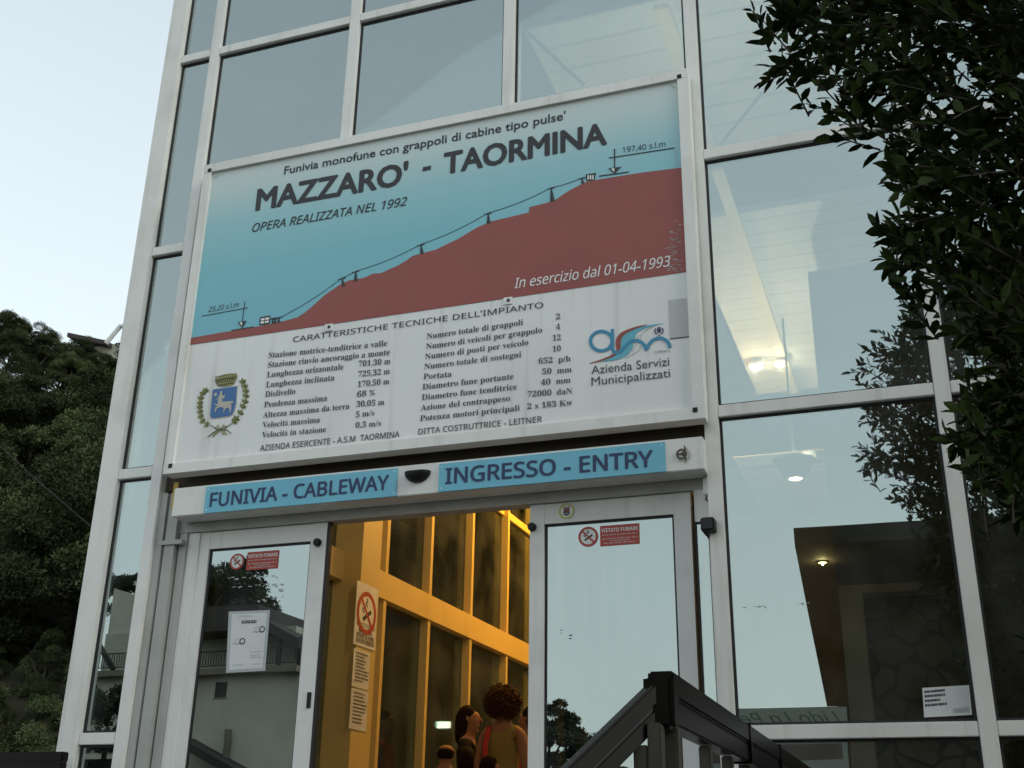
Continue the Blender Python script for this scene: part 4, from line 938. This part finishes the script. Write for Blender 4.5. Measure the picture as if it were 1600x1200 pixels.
person('person with a bald crown and a cream shirt, nearest the doorway', q, R(12), min(hh, 1.7), 'cream', 'denim', hair_fringe, sleeve=True)
q, hh = stand(721, 1170, 4.0, 0)
person('person in a red top half hidden behind the bald man', Vector((q.x + .02, 4.05, FLOOR)), R(30), min(hh, 1.62), 'redcloth', 'denim', lambda a, b_, c_, d_: hair_long(a, b_, c_, d_, 1.5), sleeve=True)
q, hh = stand(828, 1108, 5.2, 0)
person('person in red with a red cap behind the right sliding door', q, R(80), min(hh, 1.8), 'redcloth', 'blackcloth', lambda a, b_, c_, d_: hair_long(a, b_, c_, d_, 1.52), sleeve=True)
q, hh = stand(766, 1184, 3.2, 0)
person('person with short dark hair, only the head top showing at the foot of the doorway', q, R(-20), min(hh, 1.6), 'blackcloth', 'denim', lambda a, b_, c_, d_: hair_long(a, b_, c_, d_, 1.52), sleeve=True)

# ------------------------------------------------------------------ trees
def leaf_cloud(P, D, Nn, L, Wd, curl=.12):
    """one mesh of pointed leaves: P bases, D directions, Nn normals, L lengths, Wd widths"""
    n = len(P); Sd = np.cross(D, Nn); Sd /= np.linalg.norm(Sd, axis=1)[:, None] + 1e-9; Nn = np.cross(Sd, D)
    L = L[:, None]; Wd = Wd[:, None]
    v = np.stack([P, P + D * L * .38 + Sd * Wd * .5 + Nn * L * curl * .5, P + D * L * .75 + Sd * Wd * .36 + Nn * L * curl * .3, P + D * L - Nn * L * curl * .5,
                  P + D * L * .75 - Sd * Wd * .36 + Nn * L * curl * .3, P + D * L * .38 - Sd * Wd * .5 + Nn * L * curl * .5, P + D * L * .4], axis=1).reshape(-1, 3)
    base = (np.arange(n) * 7)[:, None]
    f = np.concatenate([base + np.array([[0, 1, 6]]), base + np.array([[6, 1, 2]]), base + np.array([[6, 2, 3]]), base + np.array([[0, 6, 5]]), base + np.array([[6, 4, 5]]), base + np.array([[6, 3, 4]])], axis=0)
    me = bpy.data.meshes.new('leaves'); me.vertices.add(len(v)); me.vertices.foreach_set('co', v.ravel())
    me.loops.add(len(f) * 3); me.loops.foreach_set('vertex_index', f.ravel().astype(np.int32))
    me.polygons.add(len(f)); me.polygons.foreach_set('loop_start', np.arange(len(f), dtype=np.int32) * 3); me.polygons.foreach_set('loop_total', np.full(len(f), 3, dtype=np.int32))
    me.update(calc_edges=True); return me
def unit(a): return a / (np.linalg.norm(a, axis=1)[:, None] + 1e-9)
def crown_mesh(seed, rx, rz, nb, nl, size):
    g = np.random.default_rng(seed); P = []; D = []
    for k in range(nb):
        u = unit(g.normal(size=(1, 3)))[0]; c = u * np.array([rx, rx, rz]) * g.uniform(.4, .95); r = g.uniform(.20, .36) * rx
        d = unit(g.normal(size=(nl, 3))); d[:, 2] = np.abs(d[:, 2]) * .9 + d[:, 2] * .1; rr = r * g.uniform(.55, 1.05, size=(nl, 1)); P.append(c + d * rr); D.append(d)
    P = np.concatenate(P); D = unit(np.concatenate(D) + g.normal(size=P.shape) * .7); N = unit(g.normal(size=P.shape) + np.array([0, 0, 1.3]))
    L = g.uniform(.6, 1.3, len(P)) * size
    return leaf_cloud(P, D, N, L, L * g.uniform(.4, .6, len(P)), .2)
CR = [crown_mesh(10 + k, 2.5, 2.1 + .35 * (k % 3), 26, 900, .115) for k in range(5)]
tm = MB().tube([(0, 0, -1.2), (.05, 0, .4), (0, .06, 1.6), (.1, .05, 2.8)], [.20, .16, .13, .07], 7)
tm.tube([(0, .06, 1.5), (.6, .3, 2.4), (1.1, .5, 3.2)], [.10, .07, .03], 6); tm.tube([(0, .05, 1.7), (-.6, -.2, 2.6), (-1.0, -.3, 3.4)], [.10, .07, .03], 6)
_t = tm.build('trunk', M['bark']); TRM = _t.data; bpy.data.objects.remove(_t)
for c in CR: c.materials.append(M['hleaf'])
TL = [('bushy_tree', 'dark green bushy tree in the dense wood on the hillside'), ('bushy_tree', 'broad rounded tree in the dense wood on the hillside'), ('bushy_tree', 'tall loose crowned tree in the dense wood on the hillside')]
def hill_tree(x, y, s, k, lbl, group, crown=None, name='bushy_tree', z=None, sz=None):
    z = hill_z(x, y) if z is None else z
    t = thing(name, lbl, 'tree', (x, y, z), group)
    a = bpy.data.objects.new('trunk', TRM); COL.objects.link(a); a.parent = t; a.scale = (s, s, s)
    c = bpy.data.objects.new('crown', crown or CR[k % 5]); COL.objects.link(c); c.parent = t; c.location = (0, 0, 2.6 * s); c.scale = (s, s, (sz or 1) * s); c.rotation_euler = (0, 0, random.uniform(0, 6.28))
    return t
cnt = 0
for j in range(1, 15):
    for i in range(13):
        az = R(-58 + i * 3.3 + random.uniform(-1.2, 1.2) + (j % 2) * 1.6); yy = 13.2 + j * 2.7 + random.uniform(-.9, .9); dist = yy + 5.4
        x = math.tan(az) * dist
        if x > -8 or (az > R(-33) and yy > 26): continue
        s = random.uniform(.6, 1.05) * (.85 + .007 * yy) if yy < 38 else random.uniform(.6, .85)
        l = TL[cnt % 3]; hill_tree(x, yy, s, cnt, l[1], 'trees of the wooded hillside'); cnt += 1
for k, (px, py) in enumerate(((-45, 480), (-20, 488), (8, 491), (32, 494), (55, 503), (78, 513), (102, 518), (126, 532), (146, 549), (168, 552), (190, 553), (212, 556), (240, 565), (116, 545), (60, 525), (150, 570), (185, 572), (20, 520))):
    p = PL(px, py + 4, y=47.5 - .25 * (k % 3) - 1.5 * (k > 12)); s_ = .52 + .05 * (k % 3); hill_tree(p.x, p.y, s_, k, TL[k % 3][1], 'trees of the wooded hillside', z=p.z - 5.0 * s_)
for k in range(20):
    az = R(-58 + k * .62 + random.uniform(-.2, .2)); yy = 44 + random.uniform(-2.5, 1.5); x = math.tan(az) * (yy + 5.4)
    hill_tree(x, yy, random.uniform(.5, .66), k, TL[k % 3][1], 'trees of the wooded hillside')
for k in range(44):
    az = R(random.uniform(-54, -36)); yy = random.uniform(9.6, 17); x = math.tan(az) * (yy + 5.4)
    if x > -6.5: continue
    hill_tree(x, yy, random.uniform(.2, .48), k, 'low scrubby bush on the brown grass at the foot of the wooded slope', 'low bushes at the foot of the slope', name='low_bush', z=hill_z(x, yy) - .45)
print('hill trees', cnt)
# house on the ridge, overhead cable
hp = PL(168, 545, y=50); 
t = thing('ridge_house', 'distant house with a dark roof peeping over the trees on the ridge', 'house', (hp.x, 50, hp.z - 4))
b = MB(); b.box(hp.x - 1.3, hp.x + 2.6, 49, 53, hp.z - 5, hp.z - .25); b.build('wall', M['render2'], t)
b = MB(); b.add([(hp.x - 2.0, 48.4, hp.z + .75), (hp.x + 1.2, 48.4, hp.z - .25), (hp.x + 1.2, 53.5, hp.z - .25), (hp.x - 2.0, 53.5, hp.z + .75), (hp.x - 2.0, 48.4, hp.z + .45), (hp.x + 1.2, 48.4, hp.z - .55), (hp.x + 1.2, 53.5, hp.z - .55), (hp.x - 2.0, 53.5, hp.z + .45)], [(0, 1, 2, 3), (7, 6, 5, 4), (0, 4, 5, 1), (1, 5, 6, 2), (2, 6, 7, 3), (3, 7, 4, 0)]); b.build('roof', M['rooftile'], t)
b = MB(); b.tube([(hp.x + 1.3, 48.3, hp.z - .5), (hp.x + 2.2, 48.3, hp.z + .55), (hp.x + 3.4, 48.3, hp.z + .5)], .16, 8); b.build('white_pipe', M['wplate'], t)
b = MB(); b.tube([PL(-40, 660, y=9.0), PL(60, 752, y=9.0), PL(160, 838, y=9.0), PL(260, 905, y=9.0)], .0075, 6); tag(b.build('overhead_cable', M['iron']), 'thin dark overhead cable sloping across the wooded hillside', 'cable')

# near tree at the right: trunk, limbs, twigs with pointed leaves
TZ = [(.8, .60), (1.6, .42), (1.95, .33), (2.3, .28), (2.55, .22), (2.85, .18), (3.15, .09), (3.45, .05), (3.7, -.11), (4.0, -.18), (4.4, -.30), (4.8, -.16), (5.2, .14), (5.6, .65)]
def left_edge(z):
    for (a, xa), (c, xc) in zip(TZ[:-1], TZ[1:]):
        if a <= z <= c: return xa + (xc - xa) * (z - a) / (c - a)
    return .9
NT = thing('broadleaf_tree', 'dark leafy laurel like tree hanging in from the right, close to the camera', 'tree', (1.15, -2.25, 0))
g = np.random.default_rng(21); tips = []
while len(tips) < 7000:
    z = g.uniform(.8, 5.55) if g.uniform() < .8 else g.uniform(1.0, 3.0); xl = left_edge(z) + .07 * math.sin(z * 9) + .05 * math.sin(z * 23); u = g.uniform() ** 1.25; x = xl + u * (2.35 - xl)
    hw = .78 * math.sqrt(max(.03, 1 - ((z - 3.4) / 2.5) ** 2)) * (.3 + .7 * min(1, (x - xl) / .55)); y = -2.25 + g.uniform(-1, 1) * hw
    if len(tips) > 4200 and x - xl < .22: continue
    tips.append((x, y, z))
tips = np.array(tips); C0 = np.array([1.15, -2.25, 0]); C0 = np.column_stack([np.full(len(tips), 1.15), np.full(len(tips), -2.25), np.clip(tips[:, 2] - .5, .8, 4.6)])
od = unit(unit(tips - C0) + g.normal(size=tips.shape) * .45 + np.array([0, 0, .12])); Ps, Ds = [], []
tb = MB()
for tpt, d in zip(tips, od):
    ln = g.uniform(.14, .26); n = g.integers(9, 14); f = np.linspace(.1, 1, n); base = tpt - d * ln
    ph = g.uniform(0, 6.28); a1 = unit(np.cross(d, [[.3, .2, .9]]))[0]; a2 = np.cross(d, a1)
    ang = ph + np.arange(n) * 2.4; rad = np.cos(ang)[:, None] * a1 + np.sin(ang)[:, None] * a2
    Ps.append(base + f[:, None] * d * ln); Ds.append(unit(d * (.45 + .7 * f[:, None]) + rad * .75 + g.normal(size=(n, 3)) * .2))
    tb.tube([tuple(base + d * .02), tuple(tpt)], [.004, .002], 3)
P = np.concatenate(Ps); D = np.concatenate(Ds); N = unit(g.normal(size=P.shape) * .5 + np.array([0, 0, 1.0])); L = g.uniform(.04, .082, len(P))
me = leaf_cloud(P, D, N, L, L * g.uniform(.34, .46, len(P))); link('crown', me, M['leaf'], NT)
tb.tube([(1.15, -2.25, 0), (1.12, -2.2, 1.0), (1.2, -2.3, 2.2), (1.1, -2.25, 3.4), (1.15, -2.2, 4.6)], [.09, .075, .06, .04, .015], 9)
for k in range(22):
    z = 1.3 + k * .15; a = k * 2.4; e = (1.15 + math.cos(a) * .85, -2.25 + math.sin(a) * .5, z + .75); tb.tube([(1.14, -2.25, z), (1.14 + math.cos(a) * .4, -2.25 + math.sin(a) * .25, z + .4), e], [.025, .016, .006], 5)
tb.build('trunk', M['bark'], NT)

# ------------------------------------------------------------------ what the glass mirrors: the place behind the camera
# canopy building with rubble wall, right behind the photographer
CB = thing('stone_building', 'rubble stone building with a dark flat canopy mirrored in the right hand panes', 'building', (3, -9, 0))
c1 = MX(1241, 853, 6.2); c2 = MX(1241, 826, 6.2); zs, zt2 = c1.z, c2.z
dx, dy = math.sin(R(-4.2)), math.cos(R(-4.2))                 # the building stands a little askew to the facade
def CBp(u, v, z): return (c1.x + u * dy - v * -dx, c1.y - (v * dy) - u * -dx * -1 * -1, z)
def cbox(b, u0, u1, v0, v1, z0, z1):
    v = [CBp(u, w_, z) for z in (z0, z1) for w_ in (v0, v1) for u in (u0, u1)]
    return b.add(v, [(0, 2, 3, 1), (4, 5, 7, 6), (0, 1, 5, 4), (2, 6, 7, 3), (0, 4, 6, 2), (1, 3, 7, 5)])
b = cbox(MB(), 0, 7, 0, 14.0, zs, zt2); b.build('canopy', M['slab'], CB)
# pillar and lintel in sandstone, rubble wall behind
pp = MX(1309, 935, 8.3); pq = MX(1345, 935, 8.3); lz = MX(1345, 929, 8.3).z
b = MB(); b.box(pp.x, pq.x, -8.3, -8.6, 0, lz); b.box(pp.x, pq.x + 4, -8.298, -8.6, lz + .001, MX(1345, 911, 8.3).z); b.build('door_surround', M['frame'], CB)
b = MB(); b.box(pp.x + .05, pp.x + 6, -9.0, -9.4, 0.002, zs - .02); b.build('stone_wall', M['stone'], CB)
b = MB(); b.box(pp.x - .25, pp.x - .02, -9.9, -10.2, 0.002, zs - .01); b.build('rear_pillar', M['slab'], CB)
p = MX(1281, 848, 7.0); p = Vector((p.x, p.y, zs - .002))
t = thing('canopy_downlight', 'small amber downlight under the dark canopy mirrored in the right pane', 'lamp', p)
b = MB(); b.lathe(p, [(.05, 0), (.05, -.010), (.042, -.012)], 20); b.build('lamp_rim', M['slab'], t)
b = MB(); b.lathe(p, [(.042, -.0125), (.03, -.017), (.01, -.018)], 20); b.build('lamp_glass', M['lampo'], t)
l = bpy.data.lights.new('lamp_light', 'POINT'); l.energy = 4; l.color = (1, .72, .3); l.shadow_soft_size = .008
o = bpy.data.objects.new('lamp_light', l); COL.objects.link(o); o.parent = t; o.location = (0, 0, -.028)
# green board with script, seen mirrored
q0, q1 = MX(1105, 1106, 7.4), MX(1320, 1105, 7.4); qb = MX(1325, 1330, 7.4).z
t = thing('bathing_board', 'pale green board with script lettering mirrored low in the right pane', 'sign', (q0.x, -7.4, 0))
bx = q1.x; b = MB(); b.box(q0.x - .6, bx, -7.46, -7.4, qb, q1.z); b.build('board', M['billboard'], t)
b = MB(); b.box(q0.x - .6, bx + .012, -7.47, -7.461, qb - .01, q1.z + .012)
b.box(q0.x - .4, q0.x - .34, -7.55, -7.47, 0, qb + .2); b.box(bx - .3, bx - .24, -7.55, -7.47, 0, qb + .2); b.build('board_posts', M['iron'], t)
ht = q1.z - qb
text('Lido La Pergola', (bx - .06, -7.4, q1.z - .16), (q0.x - .2, -7.4, q1.z - .16), .12, M['green'], t, 'sansi', lift=Vector((0, .002, 0)), shear=.25)
b = MB(); b.poly([(q0.x - .2, -7.398, q1.z - .36), (bx - .05, -7.398, q1.z - .36), (bx - .05, -7.398, q1.z - .52), (q0.x - .2, -7.398, q1.z - .54)]); b.build('printed_picture', M['photo'], t)
b = MB(); dashes(b, (bx - .06, -7.397, q1.z - .65), (q0.x, -7.397, q1.z - .65), .035, rnd); dashes(b, (bx - .2, -7.397, q1.z - .235), (bx - .75, -7.397, q1.z - .235), .05, rnd); b.build('fine_print', M['ink2'], t)
# old house up the slope across the road, mirrored in the left door and the narrow left panes
HY = 62.0
OH = thing('old_house', 'old rendered house with balcony and iron railing mirrored in the left door', 'house', (-50, -HY, 0))
m_ = lambda px, py, Y=HY: MX(px, py, Y)
x_l, x_r = m_(120, 1050).x, m_(471, 1040).x; zb = (m_(310, 1047).z + m_(470, 1037).z) / 2
b = MB(); b.box(x_l, x_r, -HY, -HY - 14, 0, zb - .5); b.build('lower_wall', M['render'], OH)
b = MB(); b.box(x_l - .3, x_r + .15, -HY + .9, -HY - 14, zb - .48, zb - .1); b.build('balcony', M['frame'], OH)
ze = (m_(310, 985).z + m_(400, 980).z) / 2
b = MB(); b.box(x_l, m_(430, 1000).x, -HY - 2.6, -HY - 14, zb - .1, ze + .5); b.build('upper_wall', M['render2'], OH)
xa, xb2 = m_(302, 970).x, m_(402, 970).x
b = MB(); b.box(xa - 2, xb2, -HY + .2, -HY - 14, ze - .1, ze + 1.6); b.build('roof', M['rooftile'], OH)
ra, rb = m_(402, 975), m_(473, 1000)
b = MB(); b.add([(ra.x, -HY + .4, ra.z + .6), (rb.x, -HY + .4, rb.z), (rb.x, -HY - 8, rb.z), (ra.x, -HY - 8, ra.z + .6), (ra.x, -HY + .4, ra.z - .1), (rb.x, -HY + .4, rb.z - .6), (rb.x, -HY - 8, rb.z - .6), (ra.x, -HY - 8, ra.z - .1)], [(0, 1, 2, 3), (7, 6, 5, 4), (0, 4, 5, 1), (1, 5, 6, 2), (2, 6, 7, 3), (3, 7, 4, 0)]); b.build('lean_to_roof', M['rooftile'], OH)
for px in (438, 470): x = m_(px, 1000).x; b = MB(); b.box(x - .12, x + .12, -HY + .1, -HY - .1, zb - .1, rb.z + .2); b.build('porch_post', M['iron'], OH)
rl = MB(); rz = zb + 1.0
rl.box(x_l, x_r + .1, -HY + .80, -HY + .86, rz, rz + .08); rl.box(x_l, x_r + .1, -HY + .80, -HY + .86, zb + .05, zb + .11)
xx = x_l
while xx < x_r + .1: rl.box(xx, xx + .05, -HY + .81, -HY + .85, zb + .11, rz); xx += .21
rl.build('balcony_railing', M['iron'], OH)
for (px, py) in ((344, 1077), (180, 1091)):
    c = m_(px, py); b = MB(); b.box(c.x - .45, c.x + .45, -HY + .02, -HY - .2, c.z - .5, c.z + .5); wdw = b.build('window', M['dark'], OH)
    b = MB(); b.box(c.x - .55, c.x + .55, -HY + .03, -HY + .0, c.z - .62, c.z - .52); b.build('sill', M['frame'], wdw)
gx0, gx1 = m_(135, 935).x, m_(221, 935).x; gz0, gz1 = m_(168, 918).z, m_(216, 935).z
b = MB(); b.add([(gx0, -HY - 3, zb), (gx1, -HY - 3, zb), (gx1, -HY - 3, gz1), (gx0, -HY - 3, gz0 + .6), (gx0, -HY - 13, zb), (gx1, -HY - 13, zb), (gx1, -HY - 13, gz1), (gx0, -HY - 13, gz0 + .6)], [(0, 1, 2, 3), (7, 6, 5, 4), (0, 4, 5, 1), (1, 5, 6, 2), (2, 6, 7, 3), (3, 7, 4, 0)]); b.build('gable_wall', M['render'], OH)
c = m_(178, 892); b = MB(); b.box(c.x - .5, c.x + .5, -HY - 3.5, -HY - 4.5, gz0 - 1.5, c.z - .4); b.box(c.x - .65, c.x + .65, -HY - 3.35, -HY - 4.65, c.z - .4, c.z - .1); b.box(c.x - .4, c.x + .4, -HY - 3.6, -HY - 4.4, c.z - .1, c.z + .2); b.build('chimney', M['render'], OH)
a, c = m_(163, 1012), m_(186, 1050); b = MB(); b.beam((a.x, -HY + .5, a.z), (c.x, -HY + .5, c.z), .3, .3); b.build('awning_strut', M['iron'], OH)
c = m_(355, 1160); b = MB(); b.tube([(c.x, -HY + .15, c.z + .8), (c.x + .1, -HY + .2, c.z), (c.x, -HY + .15, c.z - 2)], .22, 8); b.build('drain_pipe', M['frame'], OH)
a, c = m_(300, 1160), m_(372, 1200); b = MB(); b.beam((a.x, -HY + 1.0, a.z), (c.x + 1, -HY + 1.0, c.z - .4), 2.0, .5); b.build('porch_roof', M['rooftile'], OH)
# taller cream house behind it with dish and aerial
n0, n1 = MX(388, 950, 80), MX(437, 955, 80)
t = thing('cream_house', 'cream house with a dish and aerial, mirrored in the left door', 'house', (n0.x, -80, 0))
b = MB(); b.box(n0.x, n1.x, -80, -92, 0, n1.z); b.add([(n0.x, -80, n1.z), (n1.x, -80, n1.z), (n0.x + 1, -80, n0.z + .3), (n0.x, -92, n1.z), (n1.x, -92, n1.z), (n0.x + 1, -92, n0.z + .3)], [(0, 1, 2), (5, 4, 3), (0, 3, 4, 1), (1, 4, 5, 2), (2, 5, 3, 0)]); b.build('wall', M['render2'], t)
d = MX(390, 942, 80); b = MB(); b.lathe(d, [(.02, .25), (.55, .1), (.9, -.18), (.88, -.2), (.5, .06)], 18, 'x'); b.tube([d, d - Vector((0, 0, 1.6))], .07, 6); b.build('satellite_dish', M['patch'], t)
a = MX(417, 935, 80); b = MB(); b.tube([(a.x, -80, n1.z), (a.x, -80, a.z)], .07, 6); b.beam((a.x - .6, -80, a.z - .6), (a.x + .9, -80, a.z - .6), .06, .06); b.beam((a.x - .3, -80, a.z - .25), (a.x + .6, -80, a.z - .25), .06, .06); b.build('aerial', M['iron'], t)
CB2 = [crown_mesh(40 + k, 2.5, 2.2, 20, 700, .2) for k in range(2)]
for c in CB2: c.materials.append(M['bleaf'])
for i, (px, py, Y, s, l) in enumerate(((318, 955, 76, 1.9, 'dark tree above the flat roof left of the cream house'), (352, 950, 77, 1.9, 'dark tree above the flat roof right beside the cream house'), (200, 945, 74, 1.1, 'low shrub on the roof edge mirrored in the narrow left pane'),
                                    (856, 1168, 30, .55, 'dark tall tree mirrored low in the right door beside its stile'), (893, 1188, 30, .42, 'dark rounded tree mirrored at the foot of the right door'), (849, 1128, 30, .36, 'narrow dark treetop mirrored at the left edge of the right door'),
                                    (168, 1145, 50, 1.1, 'shrub under the balcony mirrored in the narrow left pane'))):
    c = MX(px, py, Y); hill_tree(c.x, c.y, s, i, l, 'garden trees behind the camera', CB2[i % 2], 'garden_tree', z=c.z - 2.6 * s)
# the garden terrace those trees and houses stand on
print('objects', len(bpy.data.objects))
